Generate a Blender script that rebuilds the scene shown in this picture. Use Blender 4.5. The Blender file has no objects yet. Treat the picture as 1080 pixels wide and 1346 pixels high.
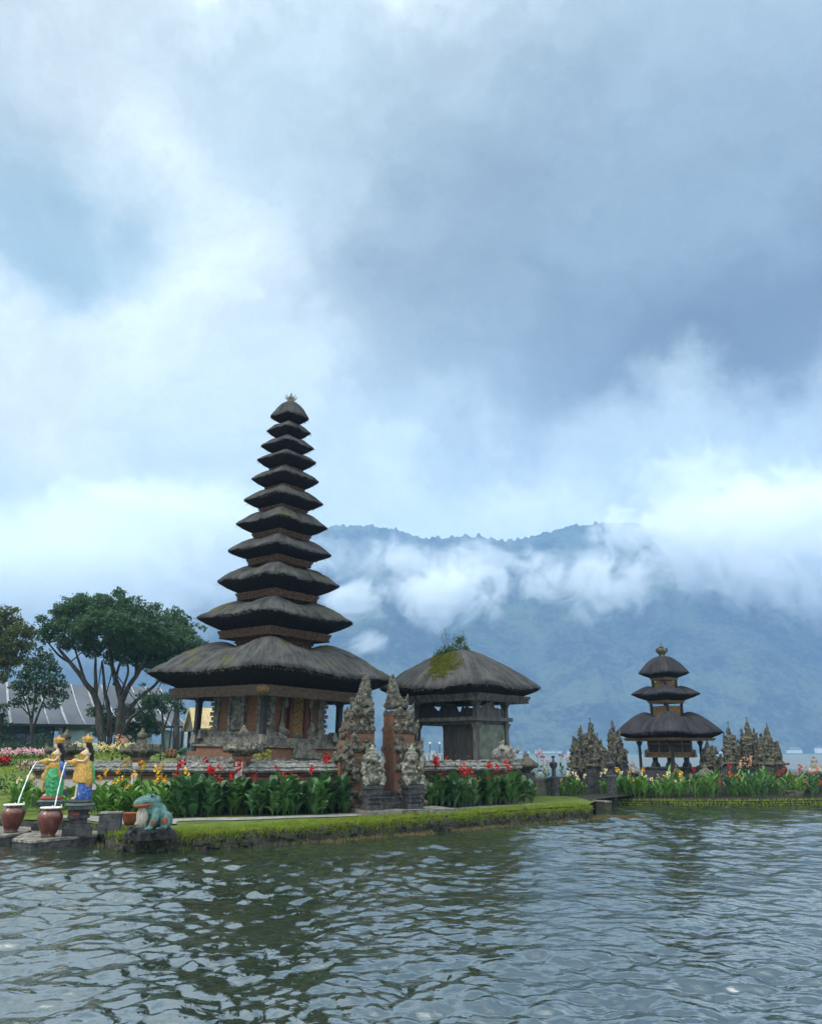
import bpy, bmesh, math, random
import numpy as np
from mathutils import Vector, Matrix, noise as mnoise

# ------------------------------------------------------------------ camera, sky, sun, exposure
SC = bpy.context.scene
COL = SC.collection
PI = math.pi
PITCH = math.radians(16.38); EYE = 2.0; FOC = 1080.0

def ray(px, py):
    dx = (px - 540) / FOC; dy = (673 - py) / FOC
    return dx, math.cos(PITCH) - dy * math.sin(PITCH), math.sin(PITCH) + dy * math.cos(PITCH)
def at(px, py, Y):                      # the point at depth Y seen at a place in the photograph
    x, y, z = ray(px, py); t = Y / y
    return Vector((x * t, Y, EYE + z * t))
def ground(px, py, z=0.0):              # the point at height z seen at a place in the photograph
    x, y, zz = ray(px, py); t = (z - EYE) / zz
    return Vector((x * t, y * t, z))

cam = bpy.data.cameras.new("camera"); camo = bpy.data.objects.new("camera", cam); COL.objects.link(camo)
cam.sensor_fit = 'HORIZONTAL'; cam.sensor_width = 36; cam.lens = 36.0
cam.clip_start = 0.1; cam.clip_end = 20000
camo.location = (0, 0, EYE); camo.rotation_euler = (PI / 2 + PITCH, 0, 0)
SC.camera = camo
SC.view_settings.view_transform = 'Standard'; SC.view_settings.look = 'None'
SC.view_settings.exposure = 0.68; SC.view_settings.gamma = 1.0
SC.cycles.use_denoising = True
SC.cycles.max_bounces = 12; SC.cycles.diffuse_bounces = 3; SC.cycles.glossy_bounces = 3
SC.cycles.transmission_bounces = 3; SC.cycles.volume_bounces = 10; SC.cycles.transparent_max_bounces = 8
SC.cycles.volume_step_rate = 1.0; SC.cycles.volume_max_steps = 128
SC.cycles.sample_clamp_indirect = 4.0

SUN_EL, SUN_AZ = math.radians(48), math.radians(-118)     # high, from the left and behind the camera
wd = bpy.data.worlds.new("World"); SC.world = wd; wd.use_nodes = True
def srgb(r, g, b):
    f = lambda c: (c / 255 / 12.92) if c / 255 <= 0.04045 else ((c / 255 + 0.055) / 1.055) ** 2.4
    return (f(r), f(g), f(b))

class NT:                               # small helper for wiring nodes
    def __init__(s, tree): s.t = tree; s.n = tree.nodes; s.l = tree.links
    def new(s, kind, **kw):
        nd = s.n.new(kind)
        for k, v in kw.items(): setattr(nd, k, v)
        return nd
    def put(s, sock, v):
        if isinstance(v, bpy.types.NodeSocket): s.l.new(v, sock)
        elif v is not None:
            if isinstance(v, (tuple, list)) and len(v) == 3 and sock.type == 'RGBA': v = (*v, 1)
            sock.default_value = v
    def math(s, op, a, b=None, c=None, clamp=False):
        m = s.new('ShaderNodeMath', operation=op); m.use_clamp = clamp
        s.put(m.inputs[0], a); s.put(m.inputs[1], b)
        if c is not None: s.put(m.inputs[2], c)
        return m.outputs[0]
    def vmath(s, op, a, b=None):
        m = s.new('ShaderNodeVectorMath', operation=op); s.put(m.inputs[0], a); s.put(m.inputs[1], b)
        return m.outputs['Value'] if op in ('LENGTH', 'DOT_PRODUCT', 'DISTANCE') else m.outputs['Vector']
    def scale(s, a, k):
        m = s.new('ShaderNodeVectorMath', operation='SCALE'); s.put(m.inputs[0], a); s.put(m.inputs['Scale'], k); return m.outputs[0]
    def mix(s, f, a, b, blend='MIX'):
        m = s.new('ShaderNodeMix', data_type='RGBA', blend_type=blend)
        s.put(m.inputs['Factor'], f); s.put(m.inputs['A'], a); s.put(m.inputs['B'], b); 
        return m.outputs['Result']
    def noise(s, vec, scale, detail=4, rough=0.55, out='Fac', dist=0.0):
        m = s.new('ShaderNodeTexNoise'); s.put(m.inputs['Vector'], vec); m.inputs['Scale'].default_value = scale
        m.inputs['Detail'].default_value = detail; m.inputs['Roughness'].default_value = rough; m.inputs['Distortion'].default_value = dist
        return m.outputs[out]
    def smooth(s, v, a, b, lo=0.0, hi=1.0):
        m = s.new('ShaderNodeMapRange', interpolation_type='SMOOTHSTEP'); s.put(m.inputs['Value'], v)
        m.inputs['From Min'].default_value = a; m.inputs['From Max'].default_value = b
        m.inputs['To Min'].default_value = lo; m.inputs['To Max'].default_value = hi
        return m.outputs['Result']
# Mix node has several sockets of one name; pick the colour ones
def _mix(s, f, a, b, blend='MIX'):
    m = s.new('ShaderNodeMix', data_type='RGBA', blend_type=blend)
    s.put(m.inputs[0], f); s.put(m.inputs[6], a); s.put(m.inputs[7], b)
    return m.outputs[2]
NT.mix = _mix

def build_sky():
    T = NT(wd.node_tree); T.n.clear()
    out = T.new('ShaderNodeOutputWorld'); bg = T.new('ShaderNodeBackground'); bg.inputs['Strength'].default_value = 0.1
    sky = T.new('ShaderNodeTexSky', sky_type='NISHITA'); sky.sun_disc = False
    sky.sun_elevation = SUN_EL; sky.sun_rotation = SUN_AZ
    d = T.new('ShaderNodeTexCoord').outputs['Generated']
    n1 = T.noise(d, 2.2, 5, 0.55, 'Color'); n2 = T.noise(d, 7.0, 6, 0.6, 'Color')
    w = T.vmath('ADD', T.scale(T.vmath('SUBTRACT', n1, (.5, .5, .5)), 0.30), T.scale(T.vmath('SUBTRACT', n2, (.5, .5, .5)), 0.22))
    dw = T.vmath('ADD', d, w)
    K = 10.0
    def c(r, g, b, k=1.0): return tuple(v * K * k for v in srgb(r, g, b))
    col = T.mix(0.93, sky.outputs['Color'], c(*SKY_BASE))
    for px, py, rx, ry, rgb, wt in SKY_BLOBS:
        x, y, z = ray(px, py); v = Vector((x, y, z)).normalized()
        q = T.vmath('MULTIPLY', T.vmath('SUBTRACT', dw, tuple(v)), (FOC / rx * 0.9, 0.35 * FOC / ry, FOC / ry * 0.9))
        m = T.smooth(T.vmath('LENGTH', q), 0.22, 1.17, wt, 0.0)
        col = T.mix(m, col, c(*rgb))
    # fine billows: brighten and darken a little
    f = T.math('ADD', T.math('MULTIPLY', T.noise(dw, 4.0, 9, 0.62), 0.62), T.math('MULTIPLY', T.noise(T.vmath('MULTIPLY', dw, (1, 1, 1.6)), 12.0, 7, 0.65), 0.38))
    f = T.math('MULTIPLY_ADD', T.smooth(f, 0.30, 0.72), 0.34, 0.84)
    col = T.mix(1.0, col, f, 'MULTIPLY')
    T.l.new(col, bg.inputs['Color']); T.l.new(bg.outputs[0], out.inputs['Surface'])
SKY_BASE = (157, 175, 183)
SKY_BLOBS = [  # centre (in the photograph), radii, colour, weight
    (540, -1700, 2200, 900, (342, 353, 347), 1.0),
    (780, 120, 560, 330, (144, 158, 163), 0.85),
    (860, 330, 480, 230, (105, 114, 120), 0.9),
    (620, 420, 330, 170, (114, 126, 133), 0.75),
    (1090, 400, 320, 200, (70, 73, 75), 0.92),
    (980, 70, 400, 210, (132, 148, 158), 0.8),
    (600, 570, 260, 90, (114, 128, 137), 0.7),
    (60, 560, 330, 330, (194, 202, 198), 0.85),
    (40, 0, 420, 190, (156, 166, 168), 0.92),
    (235, 220, 150, 190, (206, 215, 213), 0.85),
    (90, 275, 190, 90, (126, 151, 159), 0.9),
    (20, 150, 120, 80, (146, 162, 166), 0.6),
    (420, 60, 200, 160, (150, 168, 174), 0.6),
    (300, 560, 170, 150, (176, 188, 190), 0.6),
    (480, 620, 180, 110, (176, 192, 196), 0.6),
    (910, 600, 260, 105, (178, 193, 197), 0.95),
    (30, 560, 140, 130, (222, 225, 219), 0.88),
    (60, 740, 300, 130, (170, 184, 190), 0.8),
]
build_sky()
sl = bpy.data.lights.new("sun", 'SUN'); so = bpy.data.objects.new("sun", sl); COL.objects.link(so)
sl.energy = 1.5; sl.angle = math.radians(14); sl.color = (1.0, 0.95, 0.88)
sd = Vector((math.sin(SUN_AZ) * math.cos(SUN_EL), math.cos(SUN_AZ) * math.cos(SUN_EL), math.sin(SUN_EL)))
so.rotation_euler = sd.to_track_quat('Z', 'Y').to_euler()

# ------------------------------------------------------------------ helpers
RNG = random.Random(7)
class MB:
    """collects shapes, builds ONE mesh object"""
    def __init__(s): s.v = []; s.f = []; s.uv = None
    def add(s, vs, fs):
        o = len(s.v); s.v.extend(vs); s.f.extend([tuple(i + o for i in f) for f in fs])
    def box(s, c, h, rz=0.0, taper=1.0, tilt=None):
        cx, cy, cz = c; hx, hy, hz = h; vs = []
        ca, sa = math.cos(rz), math.sin(rz)
        for k, zz in ((1, -hz), (taper, hz)):
            for sx, sy in ((-1, -1), (1, -1), (1, 1), (-1, 1)):
                p = Vector((sx * hx * k, sy * hy * k, zz))
                if tilt: p = tilt @ p
                vs.append((cx + p.x * ca - p.y * sa, cy + p.x * sa + p.y * ca, cz + p.z))
        s.add(vs, [(3, 2, 1, 0), (4, 5, 6, 7), (0, 1, 5, 4), (1, 2, 6, 5), (2, 3, 7, 6), (3, 0, 4, 7)])
    def slab(s, x0, x1, y0, y1, z0, z1, taper=1.0):
        s.box(((x0 + x1) / 2, (y0 + y1) / 2, (z0 + z1) / 2), (abs(x1 - x0) / 2, abs(y1 - y0) / 2, abs(z1 - z0) / 2), 0, taper)
    def tube(s, pts, rad, n=8, cap=True):
        pts = [Vector(p) for p in pts]
        if not hasattr(rad, '__len__'): rad = [rad] * len(pts)
        vs = []; fs = []; prev = None
        for i, p in enumerate(pts):
            d = (pts[min(i + 1, len(pts) - 1)] - pts[max(i - 1, 0)])
            d = d.normalized() if d.length > 1e-9 else Vector((0, 0, 1))
            if prev is None:
                a = d.cross(Vector((0, 0, 1)) if abs(d.z) < .9 else Vector((1, 0, 0))).normalized()
            else:
                a = (prev - d * prev.dot(d)); a = a.normalized() if a.length > 1e-6 else d.orthogonal().normalized()
            prev = a; b = d.cross(a)
            for k in range(n):
                t = 2 * PI * k / n; q = p + (a * math.cos(t) + b * math.sin(t)) * rad[i]; vs.append(tuple(q))
        for i in range(len(pts) - 1):
            for k in range(n):
                fs.append((i * n + k, i * n + (k + 1) % n, (i + 1) * n + (k + 1) % n, (i + 1) * n + k))
        if cap:
            fs.append(tuple(range(n - 1, -1, -1))); m = (len(pts) - 1) * n; fs.append(tuple(range(m, m + n)))
        s.add(vs, fs)
    def lathe(s, prof, n=20, c=(0, 0, 0), square=0.0, rz=0.0):
        vs = []; fs = []
        for r, z in prof:
            for k in range(n):
                t = 2 * PI * k / n; rr = r
                if square:
                    rr = r / (abs(math.cos(t)) ** square + abs(math.sin(t)) ** square) ** (1 / square)
                vs.append((c[0] + rr * math.cos(t + rz), c[1] + rr * math.sin(t + rz), c[2] + z))
        for i in range(len(prof) - 1):
            for k in range(n):
                fs.append((i * n + k, i * n + (k + 1) % n, (i + 1) * n + (k + 1) % n, (i + 1) * n + k))
        fs.append(tuple(range(n - 1, -1, -1))); m = (len(prof) - 1) * n; fs.append(tuple(range(m, m + n)))
        s.add(vs, fs)
    def ball(s, c, r, nu=10, nv=6, rz=0.0):
        if not hasattr(r, '__len__'): r = (r, r, r)
        ca, sa = math.cos(rz), math.sin(rz)
        vs = [(c[0], c[1], c[2] - r[2])]; fs = []
        for j in range(1, nv):
            a = -PI / 2 + PI * j / nv
            for k in range(nu):
                t = 2 * PI * k / nu; x = r[0] * math.cos(a) * math.cos(t); y = r[1] * math.cos(a) * math.sin(t)
                vs.append((c[0] + x * ca - y * sa, c[1] + x * sa + y * ca, c[2] + r[2] * math.sin(a)))
        vs.append((c[0], c[1], c[2] + r[2])); L = len(vs) - 1
        for k in range(nu):
            fs.append((0, 1 + (k + 1) % nu, 1 + k)); fs.append((L, 1 + (nv - 2) * nu + k, 1 + (nv - 2) * nu + (k + 1) % nu))
        for j in range(nv - 2):
            for k in range(nu):
                a = 1 + j * nu
                fs.append((a + k, a + (k + 1) % nu, a + nu + (k + 1) % nu, a + nu + k))
        s.add(vs, fs)
    def prism(s, poly, z0, z1):           # upright prism over a plan polygon (counter-clockwise)
        n = len(poly); vs = [(x, y, z0) for x, y in poly] + [(x, y, z1) for x, y in poly]
        fs = [tuple(range(n - 1, -1, -1)), tuple(range(n, 2 * n))] + [(i, (i + 1) % n, n + (i + 1) % n, n + i) for i in range(n)]
        s.add(vs, fs)
    def wallprism(s, poly, p, u, th):      # outline in (along, up) metres, set on a vertical plane at p along u, thickness th
        u = Vector((u[0], u[1], 0)).normalized(); nrm = Vector((u.y, -u.x, 0))
        n = len(poly); a = [Vector(p) + u * x + Vector((0, 0, z)) + nrm * th / 2 for x, z in poly]
        b = [q - nrm * th for q in a]
        s.add([tuple(q) for q in a + b], [tuple(range(n)), tuple(range(2 * n - 1, n - 1, -1))] + [(i, n + i, n + (i + 1) % n, (i + 1) % n) for i in range(n)])
    def build(s, name, mat, parent=None, smooth=False, loc=None):
        me = bpy.data.meshes.new(name); me.from_pydata(s.v, [], s.f); me.update()
        if mat is not None: me.materials.append(mat)
        if smooth: me.polygons.foreach_set('use_smooth', [True] * len(me.polygons))
        o = bpy.data.objects.new(name, me); COL.objects.link(o)
        if parent is not None: o.parent = parent
        if loc is not None: o.location = loc
        return o
def np_mesh(name, V, F, mat, parent=None, smooth=False):
    V = np.asarray(V, dtype=np.float32); F = np.asarray(F, dtype=np.int32); k = F.shape[1]
    me = bpy.data.meshes.new(name); me.vertices.add(len(V)); me.vertices.foreach_set('co', V.ravel())
    me.loops.add(F.size); me.loops.foreach_set('vertex_index', F.ravel())
    me.polygons.add(len(F)); me.polygons.foreach_set('loop_start', np.arange(0, F.size, k, dtype=np.int32))
    me.polygons.foreach_set('loop_total', np.full(len(F), k, dtype=np.int32))
    if smooth: me.polygons.foreach_set('use_smooth', np.ones(len(F), dtype=bool))
    me.update(calc_edges=True); me.validate()
    if mat is not None: me.materials.append(mat)
    o = bpy.data.objects.new(name, me); COL.objects.link(o)
    if parent is not None: o.parent = parent
    return o
def tag(o, label=None, cat=None, group=None, kind=None):
    if label: o['label'] = label
    if cat: o['category'] = cat
    if group: o['group'] = group
    if kind: o['kind'] = kind
    return o
def thing(name, label, cat, loc=(0, 0, 0), rz=0.0, group=None):
    o = bpy.data.objects.new(name, None); COL.objects.link(o); o.empty_display_size = 0.3
    o.location = loc; o.rotation_euler = (0, 0, rz)
    return tag(o, label, cat, group)
KIDS = {}
def dup(root, loc, rz=0.0, label=None, group=None, scale=None):
    if root.name not in KIDS:
        KIDS[root.name] = [c for c in bpy.data.objects if c.parent == root]
    r = root.copy(); COL.objects.link(r); r.location = loc; r.rotation_euler = (0, 0, rz)
    if scale is not None: r.scale = scale if hasattr(scale, '__len__') else (scale,) * 3
    if label: r['label'] = label
    if group: r['group'] = group
    for c in KIDS[root.name]:
        k = c.copy(); COL.objects.link(k); k.parent = r
        if c.name not in KIDS: KIDS[c.name] = [g for g in bpy.data.objects if g.parent == c]
        for g in KIDS[c.name]:
            q = g.copy(); COL.objects.link(q); q.parent = k
    return r
def sculpt(mb, name, mat, parent, voxel=0.03, smooth=2, disp=0.0, dsize=0.12):
    """melt overlapping shapes into one continuous carved or modelled surface"""
    o = mb.build(name, mat, parent, smooth=True)
    r = o.modifiers.new('remesh', 'REMESH'); r.mode = 'VOXEL'; r.voxel_size = voxel; r.use_smooth_shade = True
    if smooth:
        q = o.modifiers.new('smooth', 'SMOOTH'); q.iterations = smooth; q.factor = 0.5
    if disp:
        key = 'carving_%d' % int(dsize * 1000)
        tx = bpy.data.textures.get(key) or bpy.data.textures.new(key, 'CLOUDS'); tx.noise_scale = dsize; tx.noise_depth = 3
        q = o.modifiers.new('carve', 'DISPLACE'); q.texture = tx; q.strength = disp; q.texture_coords = 'GLOBAL'; q.mid_level = 0.5
    return o

# ------------------------------------------------------------------ materials
def mat(name, a, b=None, scale=4.0, rough=0.8, bump=0.0, bscale=None, spec=0.3, detail=6, c=None, cscale=9.0, camt=(0.55, 0.7), stretch=None, metal=0.0, coord='Object', contrast=(0.35, 0.65), transl=0.0, island=False):
    m = bpy.data.materials.new(name); m.use_nodes = True; T = NT(m.node_tree); bs = T.n['Principled BSDF']
    bs.inputs['Roughness'].default_value = rough; bs.inputs['Specular IOR Level'].default_value = spec; bs.inputs['Metallic'].default_value = metal
    v = T.new('ShaderNodeTexCoord').outputs[coord]
    if stretch: v = T.vmath('MULTIPLY', v, stretch)
    if b is None: b = tuple(x * 0.7 for x in a)
    f = T.smooth(T.noise(v, scale, detail, 0.6), contrast[0], contrast[1])
    if island:
        f = T.math('ADD', T.math('MULTIPLY', f, 0.3), T.math('MULTIPLY', T.new('ShaderNodeNewGeometry').outputs['Random Per Island'], 0.7))
    col = T.mix(f, a, b)
    if c is not None:
        g = T.smooth(T.noise(T.vmath('ADD', v, (3.1, 7.7, 1.3)), cscale, 5, 0.65), camt[0], camt[1])
        col = T.mix(g, col, c)
    T.l.new(col, bs.inputs['Base Color'])
    if bump:
        bn = T.new('ShaderNodeBump'); bn.inputs['Strength'].default_value = bump; bn.inputs['Distance'].default_value = 0.05
        T.l.new(T.noise(v, bscale or scale * 3, 6, 0.65), bn.inputs['Height']); T.l.new(bn.outputs[0], bs.inputs['Normal'])
    if transl:
        tr = T.new('ShaderNodeBsdfTranslucent'); T.l.new(col, tr.inputs['Color'])
        mx = T.new('ShaderNodeMixShader'); mx.inputs[0].default_value = transl
        T.l.new(bs.outputs[0], mx.inputs[1]); T.l.new(tr.outputs[0], mx.inputs[2]); T.l.new(mx.outputs[0], T.n['Material Output'].inputs['Surface'])
    return m

def thatch_mat(name, a, b, moss=None, mossamt=(0.6, 0.72)):
    m = bpy.data.materials.new(name); m.use_nodes = True; T = NT(m.node_tree); bs = T.n['Principled BSDF']
    bs.inputs['Roughness'].default_value = 0.95; bs.inputs['Specular IOR Level'].default_value = 0.1
    tc = T.new('ShaderNodeTexCoord'); uv = tc.outputs['UV']; ob = tc.outputs['Object']
    s1 = T.noise(T.vmath('MULTIPLY', uv, (90, 3.0, 1)), 1.0, 5, 0.65)
    s2 = T.noise(T.vmath('MULTIPLY', uv, (260, 7.0, 1)), 1.0, 3, 0.6)
    big = T.noise(ob, 1.6, 5, 0.6)
    f = T.math('ADD', T.math('MULTIPLY', s1, 0.55), T.math('ADD', T.math('MULTIPLY', s2, 0.3), T.math('MULTIPLY', big, 0.35)))
    col = T.mix(T.smooth(f, 0.42, 0.78), a, b)
    if moss:
        g = T.smooth(T.math('ADD', T.noise(ob, 0.9, 6, 0.7), T.math('MULTIPLY', T.math('SUBTRACT', s1, 0.5), 0.35)), mossamt[0], mossamt[1], 0, 0.85)
        up = T.smooth(T.vmath('DOT_PRODUCT', T.new('ShaderNodeNewGeometry').outputs['Normal'], (0, 0, 1)), 0.25, 0.7)
        col = T.mix(T.math('MULTIPLY', g, up), col, moss)
    T.l.new(col, bs.inputs['Base Color'])
    bn = T.new('ShaderNodeBump'); bn.inputs['Strength'].default_value = 0.9; bn.inputs['Distance'].default_value = 0.04
    T.l.new(T.math('ADD', s1, s2), bn.inputs['Height']); T.l.new(bn.outputs[0], bs.inputs['Normal'])
    return m
def brick_mat(name, a, b, mortar, sx=0.24, sy=0.06):
    m = bpy.data.materials.new(name); m.use_nodes = True; T = NT(m.node_tree); bs = T.n['Principled BSDF']; bs.inputs['Roughness'].default_value = 0.9
    ob = T.new('ShaderNodeTexCoord').outputs['Object']
    sp = T.new('ShaderNodeSeparateXYZ'); T.l.new(ob, sp.inputs[0]); cb = T.new('ShaderNodeCombineXYZ')
    T.l.new(T.math('ADD', sp.outputs[0], sp.outputs[1]), cb.inputs[0]); T.l.new(sp.outputs[2], cb.inputs[1])
    br = T.new('ShaderNodeTexBrick'); T.l.new(cb.outputs[0], br.inputs['Vector']); br.inputs['Scale'].default_value = 1.0
    br.inputs['Brick Width'].default_value = sx; br.inputs['Row Height'].default_value = sy; br.inputs['Mortar Size'].default_value = 0.006
    br.inputs['Color1'].default_value = (*a, 1); br.inputs['Color2'].default_value = (*b, 1); br.inputs['Mortar'].default_value = (*mortar, 1)
    g = T.smooth(T.noise(ob, 3.0, 6, 0.65), 0.5, 0.75, 0, 0.7)
    col = T.mix(g, br.outputs['Color'], (0.10, 0.085, 0.075)); T.l.new(col, bs.inputs['Base Color'])
    bn = T.new('ShaderNodeBump'); bn.inputs['Strength'].default_value = 0.5; bn.inputs['Distance'].default_value = 0.02
    T.l.new(T.math('ADD', br.outputs['Fac'], T.noise(ob, 25, 4, .6)), bn.inputs['Height']); bn.invert = True
    T.l.new(bn.outputs[0], bs.inputs['Normal'])
    return m

MT = {}
MT['thatch'] = thatch_mat('dark_thatch', (0.020, 0.020, 0.022), (0.088, 0.086, 0.084), (0.080, 0.078, 0.020), (0.53, 0.66))
MT['thatch_new'] = thatch_mat('black_fibre_thatch', (0.014, 0.014, 0.018), (0.050, 0.048, 0.052))
MT['thatch_pav'] = thatch_mat('grey_thatch', (0.022, 0.022, 0.024), (0.088, 0.085, 0.082), (0.07, 0.062, 0.03), (0.60, 0.74))
MT['thatch_shaded'] = mat('shaded_cut_thatch', (0.012, 0.011, 0.013), (0.022, 0.020, 0.021), 14, 1.0, 0.8, 40, 0.05)  # cut underside of the thatch, shade below the eaves put into its colour
MT['straw'] = thatch_mat('pale_straw', (0.30, 0.22, 0.11), (0.55, 0.44, 0.25))
MT['stone'] = mat('carved_grey_stone', (0.10, 0.093, 0.083), (0.25, 0.23, 0.20), 5, 0.95, 0.9, 22, 0.2, c=(0.40, 0.40, 0.35), cscale=9, camt=(0.56, 0.68))
MT['stone_lichen'] = mat('lichened_stone', (0.085, 0.08, 0.068), (0.24, 0.23, 0.185), 8, 0.95, 1.0, 26, 0.2, c=(0.40, 0.42, 0.35), cscale=9, camt=(0.50, 0.64))
MT['stone_moss'] = mat('mossy_stone', (0.045, 0.045, 0.037), (0.13, 0.12, 0.098), 6, 0.95, 1.0, 24, 0.2, c=(0.17, 0.165, 0.075), cscale=6, camt=(0.52, 0.68))
MT['stone_dark'] = mat('dark_stone', (0.022, 0.023, 0.027), (0.065, 0.065, 0.068), 6, 0.8, 0.5, 25, 0.35, c=(0.13, 0.13, 0.12), cscale=11, camt=(0.58, 0.72))
MT['stone_pale'] = mat('pale_stone', (0.30, 0.29, 0.27), (0.42, 0.41, 0.38), 3, 0.9, 0.4, 20, 0.25, c=(0.16, 0.15, 0.13), cscale=5, camt=(0.55, 0.75))
MT['brick'] = brick_mat('orange_brick', (0.225, 0.090, 0.043), (0.145, 0.060, 0.032), (0.13, 0.09, 0.065))
MT['plaster'] = mat('weathered_white_plaster', (0.52, 0.49, 0.45), (0.38, 0.35, 0.32), 2.5, 0.9, 0.2, 18, c=(0.22, 0.18, 0.15), cscale=3.5, camt=(0.55, 0.8))
MT['orange_band'] = mat('orange_band', (0.25, 0.115, 0.062), (0.16, 0.08, 0.05), 6, 0.9, 0.4, c=(0.10, 0.085, 0.075), cscale=8, camt=(0.5, 0.68))
MT['shingle'] = mat('grey_stone_coping', (0.11, 0.108, 0.10), (0.24, 0.235, 0.22), 9, 0.95, 1.0, 30, 0.2, c=(0.40, 0.40, 0.37), cscale=14, camt=(0.55, 0.7))
MT['wood_dark'] = mat('dark_wood', (0.014, 0.013, 0.014), (0.035, 0.030, 0.028), 8, 0.65, 0.3, 30, 0.4, stretch=(1, 1, 0.2))
MT['wood_grey'] = mat('grey_wood', (0.060, 0.058, 0.055), (0.125, 0.118, 0.108), 10, 0.8, 0.4, 30, 0.3, stretch=(1, 1, 0.25), c=(0.03, 0.03, 0.03), cscale=4)
MT['wood_carved'] = mat('carved_brown_wood', (0.085, 0.045, 0.026), (0.22, 0.115, 0.055), 16, 0.75, 1.0, 28, 0.35, c=(0.025, 0.018, 0.014), cscale=18, camt=(0.48, 0.6))
MT['wood_gilt'] = mat('gilded_carving', (0.40, 0.235, 0.06), (0.16, 0.085, 0.03), 18, 0.5, 1.0, 30, 0.5, c=(0.04, 0.025, 0.014), cscale=24, camt=(0.5, 0.62))
MT['beam'] = mat('painted_beam', (0.15, 0.10, 0.072), (0.09, 0.06, 0.046), 8, 0.75, 0.4, 30, c=(0.24, 0.18, 0.13), cscale=20)
MT['wash_green'] = mat('green_grey_limewash', (0.16, 0.18, 0.145), (0.09, 0.105, 0.09), 2.2, 0.9, 0.3, 18, c=(0.05, 0.055, 0.052), cscale=2.6, camt=(0.5, 0.75))
MT['gold'] = mat('gold_paint', (0.56, 0.34, 0.06), (0.40, 0.21, 0.035), 14, 0.45, 0.6, 40, 0.5, c=(0.12, 0.06, 0.02), cscale=17, camt=(0.56, 0.70))
MT['skin_paint'] = mat('pale_painted_skin', (0.60, 0.48, 0.34), (0.50, 0.37, 0.24), 8, 0.55, 0.3, 40, 0.4, c=(0.20, 0.14, 0.09), cscale=16, camt=(0.60, 0.74))
MT['black_paint'] = mat('black_paint', (0.012, 0.011, 0.012), None, 8, 0.5)
MT['green_paint'] = mat('green_paint', (0.04, 0.34, 0.12), (0.022, 0.20, 0.07), 11, 0.45, 0.5, 40, 0.5, c=(0.16, 0.42, 0.24), cscale=14, camt=(0.58, 0.68))
MT['blue_paint'] = mat('blue_paint', (0.03, 0.12, 0.42), (0.015, 0.05, 0.22), 11, 0.5, 0.5, 40, 0.5, c=(0.40, 0.43, 0.50), cscale=16, camt=(0.58, 0.66))
MT['red_paint'] = mat('worn_red_paint', (0.28, 0.055, 0.035), (0.16, 0.05, 0.04), 12, 0.7, 0.4)
MT['jar_glaze'] = mat('brown_glaze', (0.11, 0.026, 0.014), (0.05, 0.014, 0.009), 3, 0.28, 0.1, spec=0.6, c=(0.17, 0.07, 0.04), cscale=5)
MT['white_rim'] = mat('white_rim', (0.70, 0.69, 0.67), (0.55, 0.54, 0.52), 8, 0.6)
MT['frog'] = mat('verdigris_paint', (0.115, 0.235, 0.215), (0.065, 0.155, 0.145), 4.5, 0.65, 0.8, 26, 0.35, c=(0.04, 0.075, 0.065), cscale=6, camt=(0.50, 0.66))
MT['rust'] = mat('rust_paint', (0.26, 0.075, 0.025), (0.16, 0.05, 0.02), 7, 0.75, 0.5)
MT['belly'] = mat('weathered_white_belly', (0.48, 0.44, 0.38), (0.25, 0.22, 0.19), 7, 0.85, 0.5, stretch=(4, 4, 0.7), c=(0.10, 0.09, 0.08), cscale=5)
MT['grass'] = mat('lawn', (0.075, 0.115, 0.022), (0.125, 0.165, 0.03), 2.5, 0.95, 0.8, 40, 0.1, c=(0.06, 0.07, 0.025), cscale=1.2, camt=(0.5, 0.75))
MT['blade'] = mat('moss_grass_blade', (0.27, 0.32, 0.032), (0.10, 0.165, 0.022), 3.0, 0.9, 0, island=True, transl=0.3, c=(0.10, 0.085, 0.022), cscale=2.2, camt=(0.54, 0.70))
MT['reed'] = mat('brown_reed', (0.17, 0.12, 0.05), (0.10, 0.085, 0.03), 4, 0.9, 0, island=True, transl=0.2)
MT['canna_leaf'] = mat('canna_leaf', (0.028, 0.090, 0.030), (0.085, 0.180, 0.060), 2.2, 0.38, 0, spec=0.5, island=True, transl=0.22, c=(0.16, 0.13, 0.05), cscale=5, camt=(0.68, 0.78))
MT['canna_leaf_mid'] = mat('mid_canna_leaf', (0.050, 0.135, 0.034), (0.11, 0.21, 0.06), 2.2, 0.38, 0, spec=0.5, island=True, transl=0.25, c=(0.20, 0.15, 0.05), cscale=5, camt=(0.68, 0.78))
MT['canna_leaf_light'] = mat('light_canna_leaf', (0.075, 0.185, 0.025), (0.13, 0.26, 0.04), 2.2, 0.42, 0, spec=0.45, island=True, transl=0.28, c=(0.24, 0.20, 0.05), cscale=5, camt=(0.68, 0.78))
MT['petal_red'] = mat('red_petal', (0.52, 0.012, 0.014), (0.36, 0.008, 0.014), 6, 0.6, island=True, transl=0.2)
MT['petal_orange'] = mat('orange_petal', (0.60, 0.075, 0.02), (0.50, 0.035, 0.015), 6, 0.6, island=True, transl=0.2)
MT['petal_apricot'] = mat('apricot_petal', (0.68, 0.30, 0.14), (0.62, 0.38, 0.26), 6, 0.6, island=True, transl=0.2)
MT['gate_stone'] = mat('gate_stone', (0.045, 0.042, 0.035), (0.160, 0.145, 0.118), 7, 0.95, 1.0, 26, 0.2, c=(0.28, 0.29, 0.22), cscale=9, camt=(0.55, 0.68))
MT['dull_green'] = mat('dull_green_stone', (0.022, 0.055, 0.042), (0.04, 0.085, 0.065), 6, 0.8, 0.8, 20)
MT['petal_yellow'] = mat('yellow_petal', (0.78, 0.46, 0.012), (0.72, 0.36, 0.01), 6, 0.6, island=True, transl=0.2)
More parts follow.
